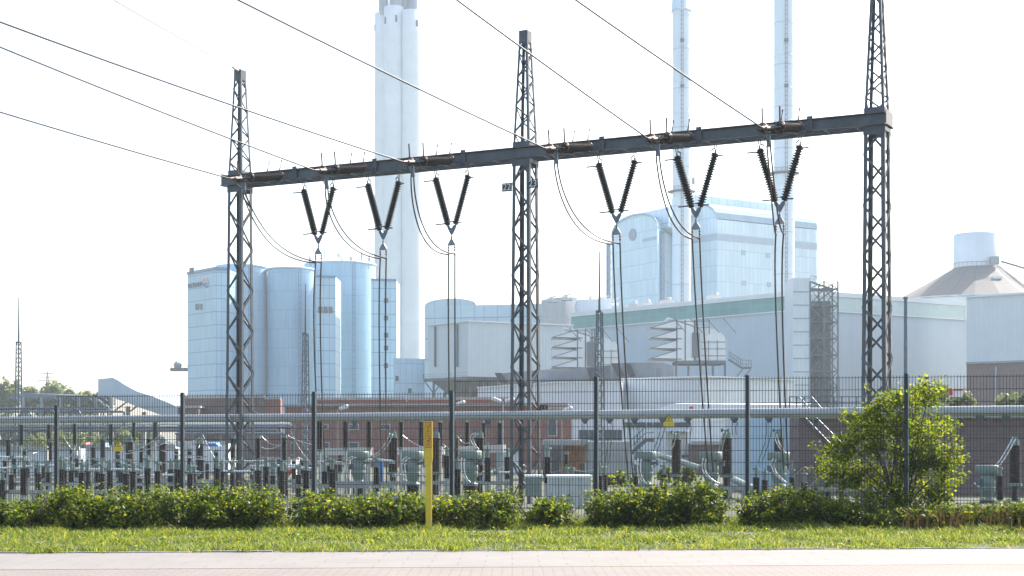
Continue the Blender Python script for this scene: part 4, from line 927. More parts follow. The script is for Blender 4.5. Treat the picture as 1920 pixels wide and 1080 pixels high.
mb = MB(); f0, b0_ = disc(1.45, 1.45, .45, 0, 2 * math.pi), disc(1.45, 1.45, .05, 0, 2 * math.pi); mb.face(f0[:-1]); mb.grid([b0_[:-1], f0[:-1]]); lg = th.part('logo_disc', mb, M['winframe'])
mb = MB(); mb.face(disc(1.25, 1.25, .5, .15, math.pi - .15)); th.part('logo_upper_half', mb, M['logoor'], lg)
mb = MB(); mb.face(disc(1.25, 1.25, .5, math.pi + .0, 2 * math.pi)); th.part('logo_lower_half', mb, M['logobl'], lg)
q2 = onwall(A, B, 369, 534.5); text_mesh('VATTENFALL', 1.75, M['lettering'], 'lettering', th.o, q2 + nrm * .3 - Vector(th.loc), Vector((d.x, d.y, 0)), (0, 0, 1), .08)
def silo(px, r_px, ytop, Y, label, z0=G0, m=None, ysc=1):
    q = P(px, ytop, Y); r = r_px / F * Y; th = Thing('silo', (q.x, q.y, z0), label, 'silo', 'round blue silos')
    th.part('shell', MB().lathe([(r, z0), (r, q.z)], 56, (q.x, q.y, 0)), m or M['bluesilo'])
    th.part('rim', MB().lathe([(r + .02, q.z - .1), (r + .22, q.z), (r + .22, q.z + .5), (r - .3, q.z + .5), (.01, q.z + .5)], 56, (q.x, q.y, 0)), M['bluesilo']); mb = MB(); a = -R(62); lx, ly = q.x + (r + .25) * math.cos(a), q.y + (r + .25) * math.sin(a)
    for s_ in (-.3, .3): mb.bar((lx + s_, ly, z0 + 8), (lx + s_, ly, q.z + 1), .12)
    for k in range(24): mb.bar((lx - .3, ly, z0 + 8 + k * 1.6), (lx + .3, ly, z0 + 8 + k * 1.6), .1)
    th.part('ladder', mb, M['bluedark']); return th, q, r
fa, fb = P(430, 512, 452), P(600, 516, 452); prism_part(th, 'link_wall', [Vector((fa.x, fa.y)), Vector((fb.x, fb.y)), Vector((fb.x, fb.y + 8)), Vector((fa.x, fa.y + 8))], G0, fb.z, M['bluepanel'])
silo(453, 47, 503, 446, 'round pale blue silo behind the leftmost lattice tower')
silo(546, 44.5, 508, 446, 'round pale blue silo in the middle, lower than its neighbours')
S3, q3, r3 = silo(638, 66, 499, 462, 'widest blue silo with aerials on its roof')
H = 43; th = Thing('stair_tower', (*hp(595, 518, H), G0), 'narrow blue glazed stair tower between the silos, with one row of windows', 'building')
A, B = hp(593, 518, H), hp(629, 519, H); Bk = Vector((0, 14)); prism_part(th, 'wall', [A, B, B + Bk, A + Bk], G0, EYE + H, M['bluepanel'])
for x in (597, 606.5, 616): wallbox(th, A, B, x, x + 7.5, 575, 587, M['winglass'], 'window', .2)
coping(th, A, B, EYE + H, .5, M['bluedark'], .3)
H = 43; A, B = hp(696, 524.5, H), hp(743, 525.5, H); th = Thing('stair_tower', (A.x, A.y, G0), 'blue clad stair tower with a column of small windows before the concrete chimney', 'building')
prism_part(th, 'wall', [A, B, B + Bk, A + Bk], G0, EYE + H, M['bluepanel']); coping(th, A, B, EYE + H, .6, M['bluedark'], .3)
for y in (559, 592, 624, 648, 681): wallbox(th, A, B, 720, 727.5, y, y + 9, M['winglass'], 'window', .2)
H = 20; A, B, C_ = hp(738, 671, H), hp(751, 671.5, H), hp(801, 673, H); th = Thing('plant_annex', (A.x, A.y, G0), 'low blue panelled annex at the foot of the concrete chimney', 'building')
prism_part(th, 'wall', [A, B, C_, C_ + Bk, A + Bk], G0, EYE + H, M['blueglass'])
for x, y in ((741.5, 705), (793, 702), (765, 728)): wallbox(th, A, B, x, x + 5, y, y + 9, M['winglass'], 'window', .2) if x < 750 else wallbox(th, B, C_, x, x + 6, y, y + 9, M['winglass'], 'window', .2)
# rooftop aerials on the widest silo
def aerial(px, yt, yb, label, dish=0, w_=.12):
    a, b = P(px, yb, 455), P(px, yt, 455); th = Thing('roof_aerial', a, label, 'aerial', 'aerials on the widest silo')
    th.part('mast', MB().cyl(a - Vector((0, 0, 2)), b, w_, n=6), M['galv'])
    if dish:
        c = P(px - 3.5, yt + (3 if dish < 1 else 8), 454); th.part('dish', MB().cyl(c, c + Vector((-.2, -.5, 0)), dish, dish * .9, 18), M['white'])
    else:
        mb = MB()
        for z in (.3, .6): c = lerp(a, b, z); mb.box(c, (.5, .2, 1.1))
        th.part('panel_antenna', mb, M['winframe'])
for a_ in [(581, 477, 492, 'short twin aerial at the left rim of the widest silo', 0), (609, 462, 489, 'tall rod aerial left on the widest silo', 0, .1), (642, 465, 487, 'aerial with a small round dish high on its mast', .4), (640, 476, 488, 'aerial with the biggest round dish', .78), (658, 481, 488, 'boxy aerial group in the middle of the silo roof', 0), (678, 472, 489, 'forked aerial right on the silo roof', 0), (692, 481, 491, 'thin aerial at the right rim of the widest silo', 0)]: aerial(*a_)
# crane boom platform sticking out left of the silo building
a, b = P(321, 693, 452), P(353, 693, 452); th = Thing('conveyor_platform', a, 'grey boom platform with a bell housing sticking out left of the blue tower block', 'platform')
th.part('deck', MB().obar(a, b, (0, 1, 0), 3, (0, 0, 1), .9), M['hopper']); th.part('housing', MB().lathe([(.6, 0), (.85, .5), (.7, 1.4), (.2, 1.9)], 12, P(331, 690, 452)).lathe([(.5, 0), (.7, .5), (.6, 1.2), (.2, 1.6)], 12, P(336, 690, 452)), M['flue'])
mb = MB(); mb.bar(P(321, 684, 452), P(353, 684, 452), .12)
for x in range(322, 354, 5): mb.bar(P(x, 684, 452), P(x, 691, 452), .1)
mb.bar(P(328, 681, 452), P(336, 681, 452), .12); mb.bar(P(331, 676, 452), P(331, 690, 452), .12); th.part('railing', mb, M['galv'])

# ---- concrete chimney: a cluster of round shafts with inner flues
Yc = 610; q = P(747, 14, Yc); th = Thing('concrete_chimney', (q.x, Yc, G0), 'very tall pale concrete chimney made of clustered round shafts', 'chimney')
px_m = Yc / F
sh = [(738.5, 18.5, 14, 0), (772, 18, 21, -1.5), (721, 18.5, 26, 4), (756, 17, 24, 9)]
for k, (cx, r, yt, dy) in enumerate(sh):
    c = P(cx, yt, Yc + dy); rr = r * px_m
    mb = MB().lathe([(rr * 1.10, G0), (rr, c.z - 10), (rr, c.z), (rr * .8, c.z)], 40, (c.x, c.y, 0)); s_ = th.part('shaft', mb, M['concretelight'])
    if k in (0, 1, 2):
        for xx in {0: (-15, 5.6), 1: (10.5,), 2: (-17.8,)}[k]:
            an = math.asin(max(-.97, min(.97, xx / r))); p_ = Vector((c.x + rr * math.sin(an), c.y - rr * math.cos(an), c.z - (24 + abs(xx) * .2) * px_m)); th.part('slit_window', MB().box(p_, (.75, .5, 2.5), an), M['winglass'], s_)
for cx, r, yt, dy in ((720, 10, -150, 2), (741, 11, -150, -1), (762, 10, -150, 3), (775, 9, -150, 1)):
    c = P(cx, 30, Yc + dy); c2 = P(cx, yt, Yc + dy); th.part('inner_flue', MB().cyl(c, c2, r * px_m, n=28), M['flue'])
# ---- steel stacks
def stack(px, r_px, Y, ycollar, yplat, label, lean=0):
    r = r_px / F * Y; q = P(px, 600, Y); th = Thing('steel_stack', (q.x, Y, G0), label, 'chimney', 'slim steel stacks')
    zt = P(0, -160, Y).z; th.part('shaft', MB().lathe([(r * 1.05, G0), (r, zt)], 36, (q.x, Y, 0)), M['stack'])
    if ycollar is not None: z0, z1 = P(0, ycollar, Y).z, P(0, 2, Y).z; th.part('collar', MB().lathe([(r, z0 - .3), (r * 1.2, z0), (r * 1.2, z0 + .3), (r * 1.13, z0 + .35), (r * 1.13, z1), (r, z1 + .2)], 36, (q.x, Y, 0)), M['stack'])
    for y in range(30, 560, 61): 
        z = P(0, y + (0 if px < 1400 else 15), Y).z; th.part('ring', MB().lathe([(r, z - .22), (r * 1.055, z - .1), (r * 1.055, z + .1), (r, z + .22)], 36, (q.x, Y, 0)), M['stack'])
    zp = P(0, yplat, Y).z; pl = th.part('platform', MB().lathe([(r, zp - .25), (r * 1.55, zp - .1), (r * 1.6, zp + .15), (r, zp + .15)], 30, (q.x, Y, 0)), M['galvdark'])
    mb = MB()
    for k in range(20): a = k / 20 * 2 * math.pi; mb.bar((q.x + r * 1.55 * math.cos(a), Y + r * 1.55 * math.sin(a), zp), (q.x + r * 1.55 * math.cos(a), Y + r * 1.55 * math.sin(a), zp + 1.2), .1)
    mb.tube([(q.x + r * 1.55 * math.cos(k / 20 * 6.2832), Y + r * 1.55 * math.sin(k / 20 * 6.2832), zp + 1.2) for k in range(21)], .08, 4)
    mb.cyl((q.x + r * 1.3, Y - .5, zp + 2.2), (q.x + r * 1.3, Y - .5, zp + 4.2), .5, n=8); th.part('platform_railing', mb, M['galv'], pl)
    mb = MB(); a = -R(93 if px < 1400 else 88); cx_, cy_ = q.x + (r + .3) * math.cos(a), Y + (r + .3) * math.sin(a)
    for s_ in (-.28, .28): mb.bar((cx_ + s_, cy_, G0 + 30), (cx_ + s_, cy_, zt), .10)
    z = G0 + 30
    while z < zt: mb.bar((cx_ - .28, cy_, z), (cx_ + .28, cy_, z), .09); z += 1.3
    for z in (P(0, 80, Y).z, P(0, 165, Y).z, P(0, 260, Y).z): mb.box((cx_, cy_ - .1, z), (1.1, .6, .8))
    th.part('ladder', mb, M['galvdark'])
stack(1278, 16.8, 470, 22, 360, 'left slim pale steel stack with a collar near its top')
stack(1470, 18.6, 440, None, 326, 'right slim pale steel stack rising behind the sixth cable pair')

# ---- boiler house: two vaulted glass-panelled masses
def vault_profile(w_, rise, n=12): 
    return [(w_ * (1 - math.cos(math.pi * k / n)) / 2, rise * math.sin(math.pi * k / n) ** .85) for k in range(n + 1)]
def vaulted(th, A, B, C_, z0, ze, rise, mwall, mroof):
    """A-B is the gable (left-facing) wall, B-C the long wall; vault axis along B-C"""
    ax = Vector((C_.x - B.x, C_.y - B.y, 0)); g = Vector((B.x - A.x, B.y - A.y, 0)); L = g.length; g.normalize(); D_ = A + C_ - B
    prism_part(th, 'wall', [A, B, C_, D_], z0, ze, mwall)
    pr = vault_profile(L, rise); P0 = [Vector((A.x, A.y, ze)) + g * x + Vector((0, 0, z)) for x, z in pr]; P1 = [p + ax for p in P0]
    mb = MB(); mb.face(P0); th.part('gable', mb, mwall); mb = MB(); mb.face(P1[::-1]); th.part('gable', mb, mwall)
    out = ax.normalized(); Q0 = [p - out * .4 + Vector((0, 0, .25)) for p in P0]; Q1 = [p + out * .4 + Vector((0, 0, .25)) for p in P1]
    mb = MB(); mb.grid([Q0, Q1], close=False, smooth=False); mb.grid([[p - Vector((0, 0, .7)) for p in Q0], Q0], close=False); mb.grid([Q1, [p - Vector((0, 0, .7)) for p in Q1]], close=False); th.part('vault_roof', mb, mroof)
    return D_
H = 68.0; B = hp(1345, 411, H); C_ = hp(1532, 431, H); A = hp(1248, 428, H)
Bn = (C_ - B).normalized(); A = B + Vector((-Bn.y, Bn.x)) * 1 * ((A - B).length)
if A.y < B.y: A = 2 * B - A
th = Thing('boiler_house', (B.x, B.y, G0), 'huge pale blue panelled boiler house with a rounded vault roof, right mass behind the stacks', 'building')
vaulted(th, A, B, C_, G0, EYE + H, 6.2, M['blueglass'], M['vault'])
def above(p, q, t, off): v = lerp(p, q, t); return Vector((v.x + off.x, v.y + off.y))
inn = (A - B) * .33; p0, p1 = above(B, C_, -.06, inn), above(B, C_, .76, inn); p2, p3 = above(B, C_, .76, inn * 2.2), above(B, C_, -.06, inn * 2.2)
prism_part(th, 'penthouse', [p0, p1, p2, p3], EYE + H + 2, EYE + H + 8.6, M['blueglass2']); coping(th, p0, p1, EYE + H + 5.2, .25, M['flue'], .2, 'eaves_line')
for z in (EYE + H - 5.5,):
    coping(th, B, C_, z, 2.0, M['bandblue'], .12, 'dark_band'); coping(th, A, B, z, 2.0, M['bandblue'], .12, 'dark_band')
for x, y in ((1390, 469), (1436, 474), (1391, 526), (1438, 529)): wallbox(th, B, C_, x, x + 7.5, y, y + 9, M['bandblue'], 'vent', .2)
H = 60.0; B = hp(1233, 427, H + 4); A = hp(1147, 447, H); C_ = hp(1247, 432, H + 4)
A = hp(1146, 445, 64); th = Thing('boiler_house', (A.x, A.y, G0), 'pale blue panelled boiler house with a round vent in its arched gable, left mass', 'building')
Cc = B + Vector((12, 40)); vaulted(th, A, B, Cc, G0, EYE + 64, 5.6, M['blueglass'], M['vault'])
v = (Cc - B); p0 = B + (A - B) * -.12 + v * .2; p3 = B + (A - B) * .62 + v * .2; prism_part(th, 'penthouse', [p0, p0 + v, p3 + v, p3], EYE + 65, EYE + 71.2, M['blueglass2'])
dg = (B - A).normalized(); nrm2 = Vector((dg.y, -dg.x, 0)); nrm2 = -nrm2 if nrm2.y > 0 else nrm2
q = onwall(A, B, 1187, 440); th.part('round_vent', MB().cyl(q, q + nrm2 * .4, 1.9, n=26), M['flue'])
wallbox(th, A, B, 1205, 1231, 448, 454, M['bandblue'], 'dark_band', .15)
for k in range(2):
    x0, x1, yt = ((1237, 1246, 433), (1137, 1145, 457))[k]; a, b = P(x0, yt, 470), P(x1, yt, 470); th.part('recess', MB().box(((a.x + b.x) / 2, 471, (a.z + G0) / 2), (b.x - a.x, 3, a.z - G0)), M['bluedark'])
    mb = MB(); z = 5; mb.box(((a.x + b.x) / 2 + .2, 469.45, (5 + a.z - 1) / 2), ((b.x - a.x) * .5, .1, a.z - 6))
    while z < a.z - 1: mb.box(((a.x + b.x) / 2 + .2, 469.3, z), ((b.x - a.x) * .75, .2, 1.2)); z += 2.4
    th.part('louvres', mb, M['flue'])

# ---- turbine hall with the green glazed band
H = 27.5; A, B, C_ = hp(1072, 588, H), hp(1509, 544.5, H), hp(1811, 567, H); D_ = A + C_ - B; zt = EYE + H
th = Thing('turbine_hall', (B.x, B.y, G0), 'large pale grey turbine hall with a green glazed band under its roof', 'building')
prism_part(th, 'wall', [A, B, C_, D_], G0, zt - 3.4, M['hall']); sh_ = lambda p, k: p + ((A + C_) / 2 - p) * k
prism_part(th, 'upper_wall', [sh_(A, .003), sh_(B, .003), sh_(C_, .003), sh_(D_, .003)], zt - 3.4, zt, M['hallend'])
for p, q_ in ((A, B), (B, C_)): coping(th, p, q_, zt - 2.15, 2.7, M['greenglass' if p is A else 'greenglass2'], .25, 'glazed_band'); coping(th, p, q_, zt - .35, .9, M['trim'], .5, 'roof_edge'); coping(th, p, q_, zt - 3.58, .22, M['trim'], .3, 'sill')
coping(th, lerp(B, C_, .985), C_, zt - 2.15, 2.6, M['trim'], .4, 'corner_frame')
for x, y in ((1190, 572), (1215, 569), (1255, 566), (1345, 556)):
    t = ((x - 1072) / (1509 - 1072)); g_ = onwall(A, B, x); th.part('roof_vent', MB().box((g_.x, g_.y + 6, zt + .5), (2.6, 3, 1.4)).cyl((g_.x + .5, g_.y + 6, zt), (g_.x + .5, g_.y + 6, zt + 1.9), .5, n=10), M['beige'])
for y0, y1 in ((588, 600), (716, 728)):
    a = P(1483, y0, 297); th.part('wall_unit', MB().box(a, (.7, 1, 1.5)), M['trim']); th.part('wall_bracket', MB().bar(a + Vector((.2, 0, -3)), a + Vector((-.7, 0, -1.6)), .12).bar(a + Vector((.3, 0, -1.6)), a + Vector((-.8, 0, -1.6)), .14).bar(a + Vector((.2, 0, -1.6)), a + Vector((.2, 0, -3)), .12), M['galvdark'])
H = 28.5; A2, B2 = hp(1487, 521, H), hp(1518, 521, H); C2 = hp(1571, 524, H); th = Thing('stair_tower', (A2.x, A2.y, G0), 'tall grey stair tower with open dark lattice side before the turbine hall', 'building')
Yt = A2.y; bk = Vector((0, 9)); prism_part(th, 'wall', [A2, B2, B2 + bk, A2 + bk], G0, EYE + H, M['hallend'])
mb = MB()
for y in range(547, 760, 25): q = P(1487, y, Yt); r_ = P(1518, y, Yt); mb.obar(q + Vector((0, -.05, 0)), r_ + Vector((0, -.05, 0)), (0, 1, 0), .15, (0, 0, 1), .14)
th.part('panel_joints', mb, M['flue']); x0, x1 = P(1519, 0, Yt).x, P(1571, 0, Yt).x; zz = EYE + H - .6
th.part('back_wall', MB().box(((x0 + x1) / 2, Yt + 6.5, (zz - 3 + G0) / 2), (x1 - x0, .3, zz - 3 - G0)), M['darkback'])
mb = MB()
for x in (x0, (x0 + x1) / 2, x1):
    for y in (Yt, Yt + 5): mb.bar((x, y, G0), (x, y, zz), .28)
th.part('column_frame', mb, M['galvdark']); z = G0; k = 0; mb = MB(); mb2 = MB(); mb3 = MB()
while z < zz - 1:
    z2 = min(z + 2.95, zz); mb.bar((x0, Yt, z), (x1, Yt, z), .22); mb2.box(((x0 + x1) / 2, Yt + 2.5, z), (x1 - x0, 4.6, .1)); xm = (x0 + x1) / 2
    mb.bar((x0, Yt, z), (xm, Yt, z2), .16); mb.bar((xm, Yt, z), (x0, Yt, z2), .12); mb.bar((xm, Yt, z2), (x1, Yt, z), .16); mb.bar((xm, Yt, z), (x1, Yt, z2), .16)
    s_ = 1 if k % 2 else -1; mb3.obar((xm - s_ * 2.0, Yt + 1.5, z), (xm + s_ * 2.0, Yt + 1.5, z2), (0, 1, 0), 1.0, (0, 0, 1), .25); mb3.bar((xm - s_ * 2.0, Yt + .9, z + 1.1), (xm + s_ * 2.0, Yt + .9, z2 + 1.1), .08); z = z2; k += 1
th.part('cross_bracing', mb, M['galvdark']); th.part('landings', mb2, M['galvdark']); th.part('stair_flights', mb3, M['galvdark'])
mb = MB()
for a, b in (((x0, Yt, zz + .9), (x1, Yt, zz + .9)), ((x0, Yt, zz + .4), (x1, Yt, zz + .4))): mb.bar(a, b, .08)
for x in [lerp(x0, x1, i / 6) for i in range(7)]: mb.bar((x, Yt, zz), (x, Yt, zz + .9), .07)
th.part('roof_railing', mb, M['galv'])
# pole between hall and right tower
q = P(1698, 560, 118); tag(MB().cyl((q.x, q.y, G0), q, .16, .13, 12).cyl(q, q + Vector((0, 0, .12)), .19, n=12).build('vent_pole', M['galvdark'], None, (q.x, q.y, G0)), 'plain grey round pole right of the rightmost lattice tower', 'pole')

# ---- cone-roofed store on the right
Y = 395; cx = P(1833, 0, Y).x; R0 = 160 / F * Y; za = P(0, 502, Y).z; zb = P(0, 556, Y - R0 * .3).z
th = Thing('domed_store', (cx, Y, G0), 'wide round store with a shallow grey-brown cone roof and a white drum on top', 'building')
n = 22; ring = lambda r, z: [(cx + r * math.cos(2 * math.pi * (j + .35) / n), Y + r * math.sin(2 * math.pi * (j + .35) / n), z) for j in range(n)]
mb = MB(); mb.grid([ring(R0 * 1.02, zb - 1.0), ring(R0 * .62, lerp(zb, za, .45)), ring(R0 * .27, za)], smooth=False, uvs=lambda i, j: (j * 2.4, i * 8.0)); th.part('cone_roof', mb, M['coneroof'])
th.part('wall', MB().lathe([(R0, G0), (R0, zb - .6)], 48, (cx, Y, 0)), M['hallend'])
dx = P(1831, 0, Y).x; rd = 42 / F * Y; dt = P(0, 440, Y).z; dr = th.part('drum', MB().lathe([(rd, za - .8), (rd, dt), (rd - .3, dt + .15), (.01, dt + .15)], 44, (dx, Y, 0)), M['hallend'])
mb = MB()
for k in range(34): a = k / 34 * 2 * math.pi; mb.bar((dx + rd * 1.12 * math.cos(a), Y + rd * 1.12 * math.sin(a), za - .5), (dx + rd * 1.12 * math.cos(a), Y + rd * 1.12 * math.sin(a), za + .9), .07)
mb.tube([(dx + rd * 1.12 * math.cos(k / 34 * 6.2832), Y + rd * 1.12 * math.sin(k / 34 * 6.2832), za + .9) for k in range(35)], .06, 4); th.part('drum_railing', mb, M['galv'], dr)
q = P(1865, 488, Y - 6); th.part('drum_cabin', MB().box(q, (2.0, 1.2, 1.8)), M['galv'], dr); q = P(1868, 521, Y - R0 * .55); th.part('skylight', MB().box(q, (2.2, 2, .5)).box(q + Vector((0, 0, .3)), (1.8, 1.6, .2)), M['trim'])
th.part('roof_stair', MB().bar(P(1878, 490, Y - 3), P(1945, 510, Y - 12), .5).bar(P(1878, 483, Y - 3), P(1945, 503, Y - 12), .1), M['galvdark'])
H = 26; A, B = hp(1812, 557, H), hp(1990, 546, H); th = Thing('store_hall', (A.x, A.y, G0), 'pale hall with a dark brick base in front of the cone-roofed store', 'building')
bk = Vector((4.6, 14)); prism_part(th, 'wall', [A, B, B + bk, A + bk], P(0, 679, A.y).z, EYE + H, M['hallend']); prism_part(th, 'brick_base', [A + Vector((.1, .3)), B, B + bk, A + bk], G0, P(0, 679, A.y).z, M['purplebrick']); coping(th, A, B, EYE + H, .35, M['trim'], .4, 'roof_edge'); coping(th, A, B, P(0, 681, A.y).z, .3, M['flue'], .3, 'base_drip')
wallbox(th, A, B, 1867, 1870, 688, 760, M['flue'], 'downpipe', .3)

# ---- filter block, glass annexes in the middle distance
H = 20.5; A, B, C_ = hp(803, 610, H), hp(877, 602, H), hp(1075, 610, H); D_ = A + C_ - B; zb_ = P(0, 706, B.y).z; zl = P(0, 693, A.y).z
th = Thing('filter_block', (B.x, B.y, G0), 'large plain grey filter block with a dark hopper underneath, left of the middle tower', 'building')
prism_part(th, 'wall', [A, B, C_, D_], zb_, EYE + H, M['greybox']); 
for x0_, x1_ in ((815.5, 818), (857, 859.5)): wallbox(th, A, B, x0_, x1_, 612 - (x0_ - 815) * .1, 688, M['hopper'], 'dark_slot', .2)
coping(th, A, B, EYE + H, .25, M['trim'], .3, 'roof_edge'); coping(th, B, C_, EYE + H, .25, M['trim'], .3, 'roof_edge')
mb = MB(); c_ = (A + C_) / 2; top_ = [Vector((p.x, p.y, zb_)) for p in (A, B, C_, D_)]; bo = [Vector((lerp(c_.x, p.x, .52), lerp(c_.y, p.y, .52), zb_ - 5)) for p in (A, B, C_, D_)]; mb.grid([bo, top_], smooth=False); mb.face(bo); th.part('hopper', mb, M['hopper'])
mb = MB()
for x in (838, 868, 885): a = P(x, 712, B.y + 2); mb.bar(a, (a.x - 1.6, a.y, G0), .5)
for x in (850, 905): a = P(x, 712, B.y + 2); mb.bar(a, (a.x + 2.2, a.y, G0), .4)
th.part('legs', mb, M['hopper'])
Yp = B.y - 3; a, b = P(795, 713, Yp), P(876, 710, Yp); th = Thing('access_platform', a, 'steel access platform with railings under the grey filter block', 'platform')
th.part('deck', MB().obar(a, b, (0, 1, 0), 3, (0, 0, 1), .45), M['hopper']); mb = MB()
for k in range(15): q = lerp(a, b, k / 14); mb.bar(q + Vector((0, -1.4, 0)), q + Vector((0, -1.4, 1.0)), .06)
for z in (.5, 1.0): mb.bar(a + Vector((0, -1.4, z)), b + Vector((0, -1.4, z)), .06)
th.part('railing', mb, M['galv']); mb = MB(); q = P(813, 714, Yp); mb.bar(q, (q.x, q.y, G0), .35).bar(q + Vector((-1.6, 0, 0)), q + Vector((0, 0, -2.2)), .2).bar(q + Vector((1.6, 0, 0)), q + Vector((0, 0, -2.2)), .2); th.part('column', mb, M['hopper'])
H = 33; A, B, C_ = hp(796, 574, H), hp(893, 572, H), hp(1058, 568.5, H); th = Thing('glass_annex', (A.x, A.y, G0), 'pale glass-panelled annex with a low rounded roof behind the grey filter block', 'building')
bk = Vector((3, 16)); prism_part(th, 'wall', [A, B, C_, C_ + bk, A + bk], G0, EYE + H, M['blueglass2'])
g_ = Vector(((B - A).x, (B - A).y, 0)); pr = vault_profile(g_.length, 1.8); g_.normalize(); P0 = [Vector((A.x, A.y, EYE + H)) + g_ * x + Vector((0, 0, z)) for x, z in pr]; mb = MB(); mb.face(P0); mb.grid([P0, [p + Vector((3, 16, 0)) for p in P0]], close=False); th.part('rounded_roof', mb, M['blueglass2'])
H = 33; th = Thing('plant_block', (*hp(1018, 560, H), G0), 'beige block with roof fans behind the glass annex', 'building'); A, B, C_ = hp(1016, 562, H), hp(1060, 556, H), hp(1082, 557.5, H)
prism_part(th, 'wall', [A, B, C_, C_ + Vector((0, 14)), A + Vector((0, 14))], G0, EYE + H, M['beige'])
A, B = hp(1082, 562, 31), hp(1147, 559, 31); prism_part(th, 'wall', [A, B, B + Vector((0, 14)), A + Vector((0, 14))], G0, EYE + 31, M['whitebox'])
for x, y in ((1035, 557), (1063, 553), (1107, 556), (1132, 557), (1150, 562)): q = P(x, y, A.y + 4); th.part('roof_fan', MB().bar(q + Vector((-1, 0, -.3)), q + Vector((1.2, 0, .3)), .3).cyl(q - Vector((0, 0, 1.2)), q, .35, n=8).box(q - Vector((0, 0, 1.0)), (2.4, 2, .5)), M['beige'])
# ---- air-intake houses
def intake(xl, xb, xr, yt, yb, Y, label):
    s_ = Y / F; th = Thing('air_intake_house', P(xb, yb, Y), label, 'filter house', 'grey air-intake houses with stepped hoods')
    z0, z1 = P(0, yb, Y).z, P(0, yt, Y).z; X0, X1, X2 = P(xl, 0, Y).x, P(xb, 0, Y).x, P(xr, 0, Y).x; Dp = 7
    th.part('body', MB().box(((X0 + 4.0 + X1) / 2, Y + Dp / 2, (z0 + z1) / 2), (X1 - X0 - 4.0 + .01, Dp, z1 - z0)), M['intake'])
    n = 4; h = (z1 - z0) / n
    for k in range(n):
        zt_ = z1 - k * h; mb = MB(); xa, xb_ = X0 + 1.0, X0 + 3.99
        q = [(xb_, zt_), (X0 - .2, zt_ - h * .80), (xb_, zt_ - h * .86)]
        for y in (Y, Y + Dp): mb.face([(x, y, z) for x, z in (q if y == Y else q[::-1])])
        for i in range(3): j = (i + 1) % 3; mb.face([(q[i][0], Y, q[i][1]), (q[i][0], Y + Dp, q[i][1]), (q[j][0], Y + Dp, q[j][1]), (q[j][0], Y, q[j][1])])
        ho = th.part('hood', mb, M['intake']); th.part('hood_edge', MB().bar((q[0][0], Y - .05, q[0][1]), (q[1][0], Y - .05, q[1][1]), .1).bar((q[1][0], Y - .05, q[1][1]), (q[2][0] + .8, Y - .05, q[2][1]), .14), M['hopper'], ho)
    mb = MB()
    for x in (X0 + 4, X0 + 5.3, X0 + 6.8, lerp(X0 + 6.8, X1, .55)): mb.box((x, Y - .05, (z0 + z1) / 2), (.18, .1, z1 - z0))
    for k in range(1, 5): mb.box(((X0 + 6.8 + X1) / 2, Y - .05, z0 + (z1 - z0) * k / 5), (X1 - X0 - 6.8, .1, .15))
    th.part('panel_joints', mb, M['hopper']); rr = (X2 - X1) * .95
    mb = MB(); pr = [(X1, z0), (X2, z0), (X2, lerp(z0, z1, .52))] + [(X1 + (X2 - X1) * math.cos(t), lerp(z0, z1, .52) + (z1 - z0) * .33 * math.sin(t)) for t in [i * math.pi / 2 / 8 for i in range(9)]]
    mb.face([(x, Y + .4, z) for x, z in pr]); mb.face([(x, Y + Dp - .4, z) for x, z in pr[::-1]])
    mb.grid([[(x, Y + .4, z) for x, z in pr], [(x, Y + Dp - .4, z) for x, z in pr]]); th.part('duct_elbow', mb, M['intake'])
    th.part('duct_slot', MB().box((X1 + .1, Y - .1, lerp(z0, z1, .38)), (1.1, .8, (z1 - z0) * .6)), M['hopper'])
    mb = MB()
    for k in range(3): mb.box(((X1 + X2) / 2 + .5, Y + .32, z0 + (z1 - z0) * (.12 + .17 * k)), (X2 - X1 - 1, .1, .08))
    for k in range(2): mb.box((lerp(X1, X2, .45 + .28 * k), Y + .32, lerp(z0, z1, .25)), (.08, .1, (z1 - z0) * .5))
    th.part('duct_joints', mb, M['hopper'])
    th.part('sloped_roof', MB().obar((X1 - 4.2, Y + Dp / 2, z1 + .35), (X1 + .4, Y + Dp / 2, z1 - 1.2), (0, 1, 0), Dp, (0, 0, 1), .15), M['trim'])
    mb = MB(); zr = z1 + .2
    for k in range(4): x = X1 - 3.4 + k * 2.6; mb.bar((x, Y, zr + .1), (x + 2.0, Y, zr - 2.2), .10); 
    mb.bar((X1 - 3, Y, zr - .4), (X2 - 2.6, Y, zr - .4), .10).bar((X1, Y, zr - 1.4), (X2 - 2.6, Y, zr - 1.4), .10).bar((X2 - 2.6, Y, zr - .1), (X2 - 2.6, Y, zr - 2.4), .12); th.part('roof_railing', mb, M['galvdark'])
    zg = z0 - 5; mb = MB()
    for x in [lerp(X0 + 4, X2, i / 4) for i in range(5)]: mb.bar((x, Y + 1, zg), (x, Y + 1, z0), .3)
    mb.box(((X0 + X2) / 2 + 2, Y + Dp / 2, z0 - .25), (X2 - X0 - 4, Dp, .5)); th.part('support_legs', mb, M['hopper']); return X2, z0
intake(1037, 1106, 1161, 618, 692, 262, 'left air-intake house with four stepped hoods')
X2, z0 = intake(1221, 1303, 1361, 600, 676, 250, 'right air-intake house with four stepped hoods before the turbine hall')
a, b = P(1364, 668, 250), P(1408, 690, 250); th = Thing('outside_stair', a, 'small steel stair with railings right of the air-intake house', 'stair')
m1, m2 = P(1366, 674, 250), P(1391, 690, 250); th.part('stringer', MB().bar(m1, m2, .3).bar(m2, P(1408, 690, 250), .3), M['hopper'])
mb = MB()
for dz in (.6, 1.2): mb.bar(m1 + Vector((0, -.5, dz)), m2 + Vector((0, -.5, dz)), .08).bar(m2 + Vector((0, -.5, dz)), P(1408, 690, 250) + Vector((0, -.5, dz)), .08)
